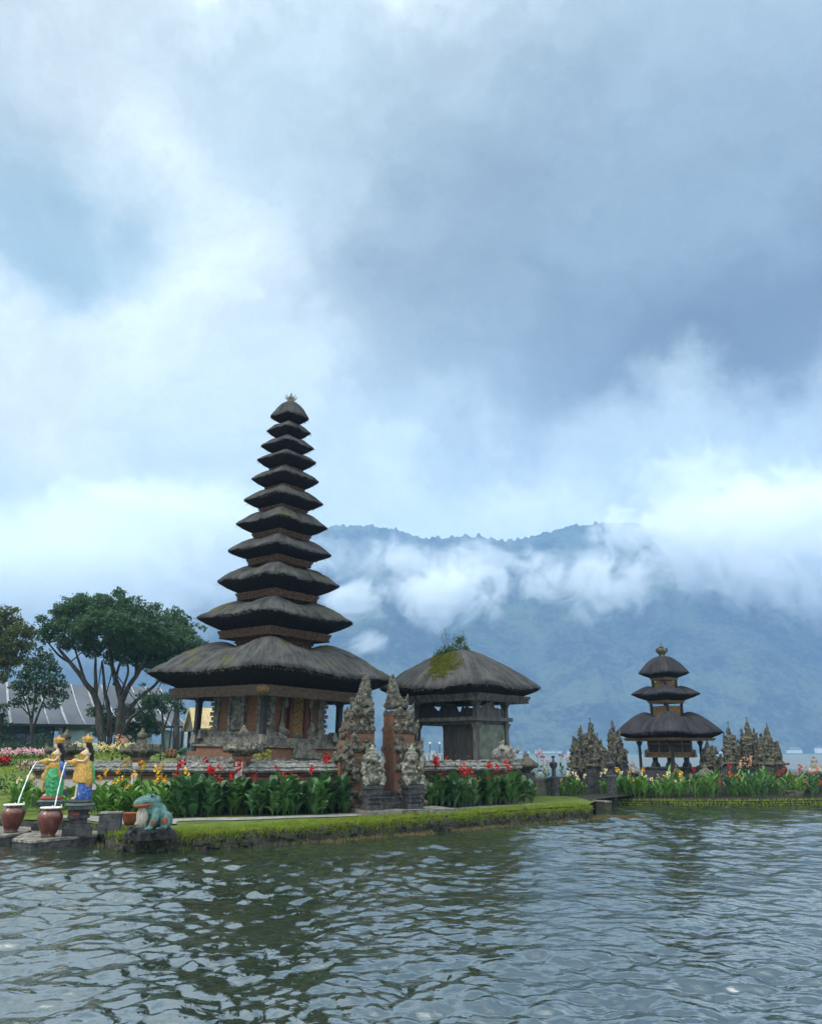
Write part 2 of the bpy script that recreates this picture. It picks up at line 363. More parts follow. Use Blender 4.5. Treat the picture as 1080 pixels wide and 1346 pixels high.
MT['petal_pale'] = mat('pale_yellow_petal', (0.74, 0.60, 0.24), (0.70, 0.62, 0.42), 6, 0.6, island=True, transl=0.2)
MT['petal_pink'] = mat('pink_petal', (0.62, 0.22, 0.30), (0.75, 0.55, 0.55), 6, 0.6, island=True, transl=0.2)
MT['petal_purple'] = mat('purple_leaf', (0.07, 0.02, 0.05), (0.18, 0.07, 0.14), 6, 0.7, island=True)
MT['bush'] = mat('bush_leaf', (0.022, 0.055, 0.016), (0.05, 0.10, 0.025), 2, 0.7, 0, spec=0.2, island=True, transl=0.15)
MT['bush_yellow'] = mat('yellow_green_leaf', (0.22, 0.27, 0.02), (0.16, 0.22, 0.03), 2, 0.7, 0, island=True, transl=0.2)
MT['banyan'] = mat('banyan_leaf', (0.020, 0.062, 0.026), (0.060, 0.125, 0.042), 0.7, 0.55, 0, spec=0.35, island=True, transl=0.25)
MT['tree_dark'] = mat('dark_leaf', (0.013, 0.040, 0.024), (0.034, 0.075, 0.034), 1, 0.6, 0, spec=0.3, island=True, transl=0.2)
MT['tree_olive'] = mat('olive_leaf', (0.050, 0.075, 0.018), (0.125, 0.140, 0.034), 1, 0.65, 0, spec=0.2, island=True, transl=0.25)
MT['bark'] = mat('bark', (0.030, 0.027, 0.025), (0.070, 0.062, 0.054), 4, 0.95, 1.0, 12, 0.15, stretch=(1, 1, 0.25), c=(0.10, 0.10, 0.09), cscale=3)
MT['roof_metal'] = mat('grey_metal_roof', (0.050, 0.056, 0.070), (0.082, 0.088, 0.102), 0.5, 0.55, 0.15, 2, 0.4, stretch=(1, 0.2, 1), c=(0.045, 0.045, 0.05), cscale=0.8)
MT['seam'] = mat('pale_roof_seam', (0.34, 0.36, 0.39), (0.20, 0.21, 0.23), 2, 0.5)
MT['hall_wall'] = mat('dark_blue_wall', (0.022, 0.035, 0.062), (0.045, 0.07, 0.11), 1.2, 0.6, 0.2, c=(0.10, 0.13, 0.18), cscale=1.0, camt=(0.6, 0.72))
MT['tarp'] = mat('pale_blue_tarpaulin', (0.34, 0.48, 0.58), (0.55, 0.62, 0.68), 0.8, 0.6)
MT['path'] = mat('grey_paving', (0.17, 0.165, 0.155), (0.26, 0.25, 0.235), 3, 0.9, 0.4, 25, c=(0.11, 0.105, 0.09), cscale=2)
MT['soil'] = mat('dark_soil', (0.016, 0.014, 0.010), (0.028, 0.030, 0.014), 5, 1.0, 0.6)
MT['bank'] = mat('mossy_bank_stone', (0.018, 0.018, 0.015), (0.050, 0.046, 0.036), 5, 0.85, 1.0, 14, 0.3, c=(0.05, 0.07, 0.016), cscale=3, camt=(0.5, 0.66))
MT['concrete'] = mat('pale_render', (0.62, 0.62, 0.60), (0.48, 0.48, 0.47), 0.5, 0.8)
MT['iron'] = mat('dark_iron', (0.04, 0.042, 0.046), None, 8, 0.5, metal=0.6)
MT['spray'] = mat('white_water_stream', (0.75, 0.80, 0.84), (0.65, 0.72, 0.78), 30, 0.15, spec=0.5)
# ------------------------------------------------------------------ the setting: lake, land, mountain, air
def catmull(P, n):
    P = [Vector(p) for p in P]; P = [P[0] * 2 - P[1]] + P + [P[-1] * 2 - P[-2]]; out = []
    m = len(P) - 3
    for i in range(n):
        u = i / (n - 1) * m; k = min(int(u), m - 1); t = u - k
        a, b, c, d = P[k:k + 4]
        out.append(0.5 * ((2 * b) + (c - a) * t + (2 * a - 5 * b + 4 * c - d) * t * t + (3 * b - a - 3 * c + d) * t ** 3))
    return out

def build_water():
    rng = np.random.default_rng(5)
    r = [3.0]
    while r[-1] < 70: r.append(r[-1] * 1.0045)
    while r[-1] < 1700: r.append(r[-1] * 1.05)
    r = np.array(r); na = 600
    a = np.linspace(-1.05, 1.05, na)
    R, A = np.meshgrid(r, a, indexing='ij'); X = R * np.sin(A); Y = R * np.cos(A) - 1.0
    Z = np.zeros_like(X); wx = np.zeros_like(X); wy = np.zeros_like(X)
    # gust patches vary the chop
    gust = 0.95 + 0.55 * (np.sin(X * 0.35 + 1.3 * np.sin(Y * 0.22)) * np.sin(Y * 0.31 + 0.7 * np.sin(X * 0.27 + 2))) + 0.25 * np.sin(X * 1.1 + 2.0 * np.sin(Y * 0.7)) * np.sin(Y * 1.3 + X * 0.4)
    for i in range(90):
        lam = 0.135 * (14 ** ((i / 89) ** 1.1)); lam *= rng.uniform(.93, 1.07)
        th = rng.normal(-PI / 2 + 0.30, 1.15); k = 2 * PI / lam; ph = rng.uniform(0, 2 * PI)
        amp = 0.0049 * lam * (min(1.0, 0.60 / lam) ** 0.6)
        fade = np.clip(lam / (R * 0.0125) - 0.7, 0, 1)
        arg = k * (X * math.cos(th) + Y * math.sin(th)) + ph + 0.9 * np.sin(0.9 * X + 0.5 * Y + i) + 0.9 * np.sin(0.8 * Y - 0.4 * X + 2 * i)
        w = amp * fade * gust
        s = np.sin(arg); Z += w * (s + 0.22 * np.cos(2 * arg))
        wx -= 1.1 * w * math.cos(th) * np.cos(arg); wy -= 1.1 * w * math.sin(th) * np.cos(arg)
    V = np.stack([X + wx, Y + wy, Z], -1).reshape(-1, 3)
    n = len(r); I = np.arange(n * na).reshape(n, na)
    F = np.stack([I[:-1, :-1], I[:-1, 1:], I[1:, 1:], I[1:, :-1]], -1).reshape(-1, 4)
    m = bpy.data.materials.new("lake_water"); m.use_nodes = True; T = NT(m.node_tree); b = T.n['Principled BSDF']
    b.inputs['Roughness'].default_value = 0.02; b.inputs['IOR'].default_value = 3.9; b.inputs['Specular IOR Level'].default_value = 0.5
    p = T.new('ShaderNodeTexCoord').outputs['Object']
    col = T.mix(T.smooth(T.noise(p, 0.25, 3), 0.35, 0.65), (0.013, 0.023, 0.012), (0.024, 0.035, 0.022))
    T.l.new(col, b.inputs['Base Color'])
    sp = T.new('ShaderNodeSeparateXYZ'); T.l.new(p, sp.inputs[0]); T.l.new(T.smooth(sp.outputs[1], 38, 150, 0.02, 0.34), b.inputs['Roughness'])   # ripples too fine to model far out
    n1 = T.noise(T.vmath('MULTIPLY', p, (1.0, 1.0, 1)), 3.6, 2, 0.5, dist=0.5); n2 = T.noise(T.vmath('MULTIPLY', p, (1.0, 1.0, 1)), 10.0, 3, 0.55, dist=0.4)
    bn = T.new('ShaderNodeBump'); bn.inputs['Strength'].default_value = 0.6; bn.inputs['Distance'].default_value = 0.035
    T.l.new(T.math('ADD', n1, T.math('MULTIPLY', n2, 0.30)), bn.inputs['Height']); T.l.new(bn.outputs[0], b.inputs['Normal'])
    return tag(np_mesh("lake_water", V, F, m, smooth=True), kind='structure')
build_water()

BANK = 0.35
# shoreline of the temple garden, left to right (plan, at the foot of the bank)
SHORE = [(-60, 30), (-30, 26), (-14, 23.5), (-9.6, 22.4), (-7.9, 21.6), (-6.85, 20.2), (-6.4, 19.15), (-5.5, 18.84), (-4.05, 19.5), (-2.53, 20.75), (-0.78, 22.3), (1.26, 24.1), (3.5, 26.2), (5.3, 27.75), (5.85, 28.6)]
SH = catmull([(x, y, 0) for x, y in SHORE], 150)
BACKL = [(-60, 88), (-45, 88), (-30, 88), (-22, 86), (-16, 80), (-13, 60), (-11.5, 46), (-9, 41), (-6, 39.5), (-3, 39), (0, 38.5), (3, 38), (5, 36.5), (6.3, 33), (6.4, 30.2)]
BK = catmull([(x, y, 0) for x, y in BACKL], 150)
def sstep(x, a, b): t = min(1, max(0, (x - a) / (b - a))); return t * t * (3 - 2 * t)
def land_z(x, y):
    z = BANK + 0.05 * sstep(y, 20, 24)
    back = sstep(y - 0.12 * max(0, -x - 8), 24.5, 44) * sstep(-x, 6.0, 10.5)
    z += 1.62 * back + 0.05 * mnoise.noise((x * .4, y * .4, 0))
    return z
def build_land():
    V = []; nv = 70
    for i in range(150):
        a, b = SH[i], BK[i]
        for j in range(nv):
            t = (j / (nv - 1)) ** 1.7; p = a.lerp(b, t)
            z = land_z(p.x, p.y)
            if j == nv - 1: z = -0.5
            V.append((p.x, p.y, z - (0.02 if j == 0 else 0)))
    I = np.arange(150 * nv).reshape(150, nv)
    F = np.stack([I[:-1, :-1], I[1:, :-1], I[1:, 1:], I[:-1, 1:]], -1).reshape(-1, 4)
    tag(np_mesh("garden_ground", V, F, MT['grass'], smooth=True), kind='structure')
    # the low stone bank under it
    V = []; rows = [(0.02, BANK - 0.0), (-0.06, BANK - 0.10), (-0.10, 0.12), (-0.05, -0.02), (-0.12, -0.6)]
    fine = catmull([tuple(p) for p in SH[12:]] , 640)
    for i, p in enumerate(fine):
        q = fine[min(i + 1, len(fine) - 1)] - fine[max(i - 1, 0)]; nrm = Vector((q.y, -q.x, 0)).normalized()
        for off, z in rows:
            w = 0.09 * mnoise.fractal((p.x * 3.1, p.y * 3.1, z * 4), 0.9, 2.0, 3)
            s = p - nrm * (off - w * (1 if z < BANK - .02 else .3)); V.append((s.x, s.y, z + (0 if z < 0.1 else 0.04 * mnoise.noise((p.x * 2, p.y * 2, 5)))))
    k = len(rows); I = np.arange(len(fine) * k).reshape(-1, k)
    F = np.stack([I[:-1, :-1], I[:-1, 1:], I[1:, 1:], I[1:, :-1]], -1).reshape(-1, 4)
    tag(np_mesh("lake_bank", V, F, MT['bank'], smooth=True), kind='structure')
build_land()
def build_bank_stones():
    rr = random.Random(17); mb = MB(); fine = catmull([tuple(p) for p in SH[46:]], 260)
    for i in range(len(fine) - 1):
        p, q = fine[i], fine[i + 1]; d = q - p; nr = Vector((d.y, -d.x, 0)).normalized()
        for k in range(2):
            if rr.random() < .35: continue
            e = p.lerp(q, rr.random()) + nr * rr.uniform(-.02, .07); z = rr.uniform(-.03, .26)
            mb.box((e.x, e.y, z), (rr.uniform(.05, .16), rr.uniform(.06, .12), rr.uniform(.03, .08)), math.atan2(d.y, d.x) + rr.gauss(0, .25), rr.uniform(.75, .95), Matrix.Rotation(rr.gauss(0, .15), 3, 'Y'))
    o = mb.build("bank_stones", MT['bank']); o['kind'] = 'structure'
    b = o.modifiers.new('round', 'BEVEL'); b.width = .02; b.segments = 2
build_bank_stones()

def blades(name, pts, mat, hmin, hmax, w=0.012, lean=0.5, out=None, kind='stuff'):
    rng = np.random.default_rng(len(pts)); P = np.array(pts, dtype=float); n = len(P)
    th = rng.uniform(0, 2 * PI, n); h = rng.uniform(hmin, hmax, n); ln = rng.uniform(0.05, lean, n) * h
    d = np.stack([np.cos(th), np.sin(th), np.zeros(n)], 1)
    la = rng.uniform(0, 2 * PI, n); L = np.stack([np.cos(la), np.sin(la), np.zeros(n)], 1) * ln[:, None]
    if out is not None: L = L * 0.6 + np.array(out) * ln[:, None]
    a = P - d * w; b = P + d * w; c = P + L + np.stack([np.zeros(n), np.zeros(n), h], 1)
    V = np.stack([a, b, c], 1).reshape(-1, 3); F = np.arange(3 * n).reshape(n, 3)
    return tag(np_mesh(name, V, F, mat), kind=kind)
def build_moss_edge():
    rng = random.Random(3); pts = []; outs = []; pts2 = []
    fine = catmull([tuple(p) for p in SH[44:]], 900)
    acc = 0
    for i in range(len(fine) - 1):
        p, q = fine[i], fine[i + 1]; dr = q - p; L = dr.length
        if p.x < -6.9: continue
        nrm = Vector((dr.y, -dr.x, 0)).normalized()
        for k in range(int(L * 2600)):
            t = rng.random(); u = rng.random()
            s = p.lerp(q, t)
            clump = 0.5 + 0.5 * mnoise.noise((s.x * 1.7, s.y * 1.7, 3)) + 0.45 * mnoise.noise((s.x * 5.1, s.y * 5.1, 8))
            if u < 0.62:
                off = rng.uniform(-0.05, 1) * 1.0; z = land_z(s.x, s.y) - 0.015
                e = s - nrm * off
                if rng.random() < 0.05 + 1.1 * clump: pts.append((e.x, e.y, z)); outs.append(tuple(nrm * 0.25))
            else:                                           # hangs over the edge
                if rng.random() > -0.05 + 1.3 * clump: continue
                dz = abs(rng.gauss(0, 0.105)) * (0.5 + clump); e = s + nrm * rng.uniform(0.02, 0.15)
                pts.append((e.x, e.y, BANK - dz)); outs.append(tuple(nrm * 1.0 + Vector((0, 0, -0.7))))
    blades("moss_grass", pts, MT['blade'], 0.03, 0.10, 0.014, 0.8, outs)
    # brown weeds in the shallows at the foot of the bank
    for i in range(len(fine) - 1):
        p, q = fine[i], fine[i + 1]; dr = q - p
        nrm = Vector((dr.y, -dr.x, 0)).normalized()
        dens = 420 * max(0, mnoise.noise((p.x * .8, p.y * .8, 9)) + 0.42)
        if p.x < -3.2: dens *= 0.25
        for k in range(int(dr.length * dens + rng.random())):
            e = p.lerp(q, rng.random()) + nrm * (0.10 + abs(rng.gauss(0, 0.25)))
            pts2.append((e.x, e.y, -0.02))
    for k in range(2600):                                  # the weedy tongue running on from the tip
        t = rng.random(); e = Vector((5.6 + 1.7 * t, 28.2 + 0.35 * t, 0)) + Vector((rng.gauss(0, .22), rng.gauss(0, .25 * (1.2 - t)), -0.02)); pts2.append(tuple(e))
    blades("lake_weed", pts2, MT['reed'], 0.03, 0.11, 0.012, 0.7)
build_moss_edge()

def strip(name, line, w, z, mt, kind='structure', n=80):
    c = catmull(line, n); V = []
    for i, p in enumerate(c):
        q = c[min(i + 1, n - 1)] - c[max(i - 1, 0)]; nr = Vector((-q.y, q.x, 0)).normalized() * w
        for k in (0, 1):
            s = p + nr * k; V.append((s.x, s.y, z if z is not None else max(land_z(s.x, s.y), land_z(p.x, p.y)) + 0.02))
    I = np.arange(n * 2).reshape(n, 2); F = np.stack([I[:-1, 0], I[1:, 0], I[1:, 1], I[:-1, 1]], -1)
    return tag(np_mesh(name, V, F, mt), kind=kind)
def G(px, py, z=0.4): return tuple(ground(px, py, z))
strip("garden_path", [(-6.6, 20.75, 0), (-5.6, 20.8, 0), G(240, 1079), G(340, 1077), G(470, 1072.5), G(560, 1067), G(640, 1063), G(700, 1059.5), (5.0, 28.0, 0)], 0.75, None, MT['path'])
strip("garden_path", [(-9.6, 22.7, 0), (-8.2, 21.9, 0), (-7.3, 21.2, 0), (-6.9, 20.9, 0), (-6.3, 20.8, 0)], 0.85, None, MT['path'])

# the low far island: its ground and kerb
ISL = [(4.2, 30.6), (6.0, 31.6), (7.6, 34.6), (8.6, 35.2), (10.8, 34.9), (13.8, 34.8), (17.0, 35.6), (24, 37), (24, 52), (8, 52), (6.0, 42), (5.0, 37)]
def build_island():
    c = catmull([(x, y, 0) for x, y in ISL + ISL[:1]], 240)[:-1]
    mb = MB(); n = len(c); cen = sum(c, Vector()) / n; vs = []; fs = []
    rows = [(0.0, -0.6), (0.0, 0.10), (0.06, 0.22), (0.22, 0.24), (0.5, 0.30), (1.6, 0.34)]
    for off, z in rows:
        for p in c:
            d = (cen - p).normalized(); q = p + d * (off + (0.06 * mnoise.noise((p.x * 2, p.y * 2, z)) if z > -.5 else 0)); vs.append((q.x, q.y, z))
    for j in range(len(rows) - 1):
        for k in range(n): fs.append((j * n + k, j * n + (k + 1) % n, (j + 1) * n + (k + 1) % n, (j + 1) * n + k))
    vs.append((cen.x, cen.y, 0.40)); L = len(vs) - 1; b = (len(rows) - 1) * n
    for k in range(n): fs.append((b + k, b + (k + 1) % n, L))
    mb.add(vs, fs); tag(mb.build("island_ground", MT['soil'], smooth=True), kind='structure')
    # mossy kerb stones round the rim
    rng = random.Random(4); pts = []
    for i in range(n):
        p, q = c[i], c[(i + 1) % n]
        if p.y > 38: continue
        for k in range(int((q - p).length * 220)):
            e = p.lerp(q, rng.random()) + Vector((rng.gauss(0, .10), rng.gauss(-.02, .10), 0)); pts.append((e.x, e.y, rng.choice((0.0, 0.08, 0.18))))
    blades("shore_weed", pts, MT['blade'], 0.03, 0.12, 0.018, 0.8)
build_island()

# ------------------------------------------------------------------ mountain and mist
RIDGE = [(-1500, 850), (-600, 845), (-200, 842), (0, 838), (120, 832), (250, 800), (330, 745), (390, 706), (440, 693), (480, 692), (520, 698), (560, 710), (600, 707), (630, 706), (662, 713), (690, 709), (720, 701), (750, 693), (785, 690), (830, 688), (880, 702), (930, 728), (980, 752), (1040, 768), (1100, 782), (1400, 826), (2200, 850)]
YF, YR = 1480.0, 2300.0
def build_mountain():
    rx = [at(px, py, YR) for px, py in RIDGE]
    xs = np.concatenate([np.arange(-2500, -1150, 40), np.arange(-1150, 1450, 5.5), np.arange(1450, 2540, 40)])
    zr = np.interp(xs, [v.x for v in rx], [v.z for v in rx])
    nv = 120; nx = len(xs); V = np.zeros((nv + 3, nx, 3))
    for j in range(nv + 3):
        v = min(1, j / (nv - 1)); back = max(0, j - nv + 1)
        for i in range(nx):
            x = xs[i]; xx = x * (1 - 0.12 * (1 - v)) if False else x
            y = YF + (YR - YF) * v + 60 * mnoise.noise((x / 260, 1.7, 0)) * (1 - v)
            g = 1 - abs(mnoise.noise((x / 210 + 0.35 * mnoise.noise((x / 300, v * 2, 4)), v * 1.5, 0.3))) * 2
            f = mnoise.fractal((x / 90, y / 90, 2.2), 0.9, 2.1, 4)
            h = zr[i] * (v ** 0.92) + (55 * (g - .35) + 22 * f) * math.sin(PI * min(1, v * 1.02)) ** 0.8
            fuzz = 4.5 * mnoise.noise((x / 7.0, y / 9.0, 7)) + 5.5 * abs(mnoise.noise((x / 17.0, y / 20.0, 1)))
            h += fuzz * min(1, v * 8)
            if v >= 1 and back == 0: h += 3 + max(-2, 14 * mnoise.noise((x / 21, 3, 2)) + 9 * mnoise.noise((x / 9.5, 1, 2)))
            if j == 0: h = -2
            if back: y += back * 160; h = zr[i] * (1 - back * 0.30) - 30
            V[j, i] = (x, y, h)
    I = np.arange((nv + 3) * nx).reshape(nv + 3, nx)
    F = np.stack([I[:-1, :-1], I[:-1, 1:], I[1:, 1:], I[1:, :-1]], -1).reshape(-1, 4)
    m = bpy.data.materials.new("forested_slope"); m.use_nodes = True; T = NT(m.node_tree); b = T.n['Principled BSDF']
    b.inputs['Roughness'].default_value = 1; b.inputs['Specular IOR Level'].default_value = 0
    p = T.new('ShaderNodeTexCoord').outputs['Object']
    f = T.math('ADD', T.math('MULTIPLY', T.noise(p, 0.012, 6, 0.65), 0.6), T.math('MULTIPLY', T.noise(p, 0.09, 4, 0.6), 0.4))
    col = T.mix(T.smooth(f, 0.42, 0.58), (0.003, 0.006, 0.005), (0.062, 0.080, 0.042))
    col = T.mix(T.smooth(T.noise(p, 0.018, 4, 0.6), 0.62, 0.72, 0, 0.7), col, (0.085, 0.10, 0.05))
    T.l.new(col, b.inputs['Base Color'])
    tag(np_mesh("mountain", V.reshape(-1, 3), F, m, smooth=True), kind='structure')
    # narrow strip of flat shore at its foot
    mb = MB(); mb.box((0, YF + 10, 0.0), (2480, 55, 2.2)); tag(mb.build("far_shore", MT['grass']), kind='structure')
build_mountain()

def vol_mat(name, homog):
    m = bpy.data.materials.new(name); m.use_nodes = True; T = NT(m.node_tree)
    T.n.remove(T.n['Principled BSDF']); v = T.new('ShaderNodeVolumePrincipled'); T.l.new(v.outputs[0], T.n['Material Output'].inputs['Volume'])
    m.cycles.homogeneous_volume = homog
    return m, T, v
HAZE_DENS = 0.00036
def build_haze():
    mb = MB(); mb.slab(-2700, 2700, -250, 2950, -4.0, 720)
    m, T, v = vol_mat("pale_blue_air", True)
    v.inputs['Density'].default_value = HAZE_DENS; v.inputs['Color'].default_value = (0.32, 0.53, 0.84, 1); v.inputs['Anisotropy'].default_value = 0.0
    tag(mb.build("haze", m), kind='stuff')
build_haze()
def build_clouds():
    # centre in the photograph, depth, half-sizes in metres (x, y, z), density, raggedness, seed
    L = [(588, 778, 1700, (165, 110, 110), 0.05, 0.85), (545, 742, 1800, (190, 100, 95), 0.018, 1.1), (468, 790, 1700, (115, 80, 62), 0.040, 1.0),
         (480, 842, 1600, (85, 60, 42), 0.022, 1.1), (640, 735, 1950, (150, 90, 75), 0.020, 1.2), (465, 745, 2000, (230, 100, 130), 0.007, 1.1),
         (826, 700, 1850, (125, 90, 85), 0.05, 0.9), (780, 768, 1700, (230, 110, 105), 0.022, 1.15), (985, 708, 1800, (385, 170, 225), 0.05, 0.5),
         (1140, 715, 1650, (480, 160, 260), 0.05, 0.4), (715, 755, 1850, (150, 90, 75), 0.010, 1.2), (930, 640, 2050, (330, 150, 190), 0.014, 0.8),
         (60, 765, 1700, (640, 160, 250), 0.03, 0.40), (280, 742, 1950, (420, 150, 230), 0.035, 0.5), (690, 660, 2250, (420, 90, 85), 0.005, 1.0), (180, 690, 1900, (560, 160, 200), 0.03, 0.4)]
    for i, (px, py, Y, h, dens, rag) in enumerate(L):
        mb = MB(); mb.ball((0, 0, 0), 1.0, 24, 14)
        m, T, v = vol_mat("cloud_mist", False)
        p = T.new('ShaderNodeTexCoord').outputs['Object']; r = T.vmath('LENGTH', p)
        q = T.vmath('ADD', T.vmath('MULTIPLY', p, tuple(s / 100 for s in h)), (i * 7.3, i * 3.1, 0))
        nz = T.noise(q, 1.35, 9, 0.66, dist=0.7)
        e = T.math('SUBTRACT', T.math('SUBTRACT', 0.86, r), T.math('MULTIPLY', T.math('SUBTRACT', 0.52, nz), 2.9 * rag))
        k = T.math('POWER', T.smooth(e, 0.0, 0.62), 1.5)
        edge = T.smooth(r, 0.72, 1.0, 1.0, 0.0)
        T.l.new(T.math('MULTIPLY', T.math('MULTIPLY', k, edge), dens * 0.72), v.inputs['Density'])
        v.inputs['Color'].default_value = (0.985, 0.992, 1, 1); v.inputs['Anisotropy'].default_value = 0.0
        o = mb.build("cloud", m); o.location = at(px, py, Y); o.scale = h; tag(o, kind='stuff')
build_clouds()
# ------------------------------------------------------------------ thatched roofs
def thatch(name, mt, parent, tip, beam, top, z_tip, z_beam, z_top, n=7.0, asp=1.0, q=1.9, hip=0.14, seed=0, jag=0.03, lip=0.10, peak=0.0):
    """square thatched roof: half-sides at eave tip, underside and top; hips stand proud; thick eave cut back to the beam"""
    nf = 160; rows = []
    rs = random.Random(seed); ns = 15
    def ring(half, z, hipf, jg, uvv, cornerlift=0.0):
        pts = []
        for k in range(nf):
            t = 2 * PI * k / nf; c, s = math.cos(t), math.sin(t)
            rr = half / (abs(c) ** n + abs(s) ** n) ** (1 / n)
            h = abs(math.sin(2 * t)) ** 3.0
            j1 = jg * (mnoise.noise((c * half * 4 + seed, s * half * 4, z * 3)) + 0.6 * mnoise.noise((c * half * 14, s * half * 14 + seed, z * 5)))
            big = 0.035 * half * mnoise.noise((c * 2.1 + seed * 3, s * 2.1, z * .4))
            pts.append(((rr + j1 + big) * c * asp if False else (rr + j1 + big) * c, (rr + j1 + big) * s, z + hipf * h + cornerlift * h + j1 * .7 + 0.03 * half * mnoise.noise((c * 1.3 + seed * 5, s * 1.3, 9))))
        rows.append((pts, uvv))
    dz = z_top - z_tip; da = tip - top
    for i in range(ns + 1):
        s = i / ns
        sink = dz * (.34 * max(0, 1 - s / .55) ** 1.3 if hip > .05 else 0)
        rise = sink * (1 - .35 * max(0, 1 - s / .22)) + hip * da * .55 * math.sin(PI * min(1, s * 1.15)) * (1 - s)
        ring(top + da * s, z_tip + dz * (1 - s ** q) - sink, rise, jag * (.25 + .75 * s), s, 0.03 * tip * s)
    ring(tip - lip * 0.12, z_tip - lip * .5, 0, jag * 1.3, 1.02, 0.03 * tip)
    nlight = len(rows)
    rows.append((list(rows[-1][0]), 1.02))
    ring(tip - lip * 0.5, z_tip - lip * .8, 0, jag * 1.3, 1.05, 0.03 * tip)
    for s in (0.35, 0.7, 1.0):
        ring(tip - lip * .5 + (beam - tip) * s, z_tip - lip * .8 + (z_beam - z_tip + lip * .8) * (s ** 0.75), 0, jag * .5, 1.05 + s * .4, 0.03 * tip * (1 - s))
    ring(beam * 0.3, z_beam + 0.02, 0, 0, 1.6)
    V = []; uvs = []; m = len(rows)
    for pts, uvv in rows:
        for x, y, z in pts: V.append((x, y * asp, z))
    F = []; U = []
    for i in range(m - 1):
        if i == nlight - 1: continue
        for k in range(nf):
            k2 = (k + 1) % nf
            F.append((i * nf + k, (i + 1) * nf + k, (i + 1) * nf + k2, i * nf + k2))
            a, b = k / nf, (k + 1) / nf; v0, v1 = rows[i][1] * tip * .22, rows[i + 1][1] * tip * .22; w = tip * .22
            U += [(a * w, v0), (a * w, v1), (b * w, v1), (b * w, v0)]
    F.append(tuple(range(nf))); U += [(0, 0)] * nf
    me = bpy.data.meshes.new(name); me.from_pydata(V, [], F); uvl = me.uv_layers.new(name='UVMap')
    uvl.data.foreach_set('uv', [c for p in U for c in p]); me.materials.append(mt); me.materials.append(MT['thatch_shaded'])
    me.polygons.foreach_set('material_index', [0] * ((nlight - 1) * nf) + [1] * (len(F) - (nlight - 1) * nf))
    me.polygons.foreach_set('use_smooth', [True] * len(F)); me.update()
    o = bpy.data.objects.new(name, me); COL.objects.link(o); o.parent = parent
    # loose straw ends along the eave
    V = []; F = []
    per = int(tip * 8 * 26)
    for k in range(per):
        t = 2 * PI * rs.random(); c, s = math.cos(t), math.sin(t); rr = tip / (abs(c) ** n + abs(s) ** n) ** (1 / n) + rs.uniform(-.05, .02)
        p = Vector((rr * c, rr * s * asp, z_tip + 0.03 * tip * abs(math.sin(2 * t)) ** 3 - lip * rs.uniform(.1, .9)))
        d = Vector((c * .06, s * .06, -rs.uniform(.03, .10))); w = Vector((-s, c, 0)) * 0.012; b = len(V)
        V += [tuple(p - w), tuple(p + w), tuple(p + d)]; F.append((b, b + 1, b + 2))
    np_mesh("eave_fringe", V, F, mt, o)['kind'] = 'stuff'
    return o
def frame_ring(mb, half, w, z0, z1, asp=1.0):
    hy = half * asp
    mb.slab(-half, half, -hy, -hy + w, z0, z1); mb.slab(-half, half, hy - w, hy, z0, z1)
    mb.slab(-half, -half + w, -hy + w, hy - w, z0 + .001, z1 - .001); mb.slab(half - w, half, -hy + w, hy - w, z0 + .001, z1 - .001)
def beam_frame(parent, half, z, h, mt, asp=1.0, teeth=True, w=0.12):
    mb = MB(); frame_ring(mb, half, w, z - h * .45, z, asp); frame_ring(mb, half - .035, w, z - h * .8, z - h * .45, asp); frame_ring(mb, half - .07, w, z - h, z - h * .8, asp)
    if teeth:
        st = max(0.07, half * .035); k = int(2 * half / st)
        for i in range(k + 1):
            x = -half + .06 + (2 * half - .12) * i / k
            for sg in (-1, 1):
                mb.box((x, sg * (half * asp - .09), z - h - h * .16), (st * .28, .02, h * .18), 0, 1.5)
                mb.box((sg * (half - .09), x * asp, z - h - h * .16), (.02, st * .28 * asp, h * .18), 0, 1.5)
    return mb.build("beam_frame", mt, parent)

def zat(py, Y, px=380): return at(px, py, Y).z
def wid(d, py, Y):
    x0, y0, _ = ray(540, py); return d / FOC * Y / y0

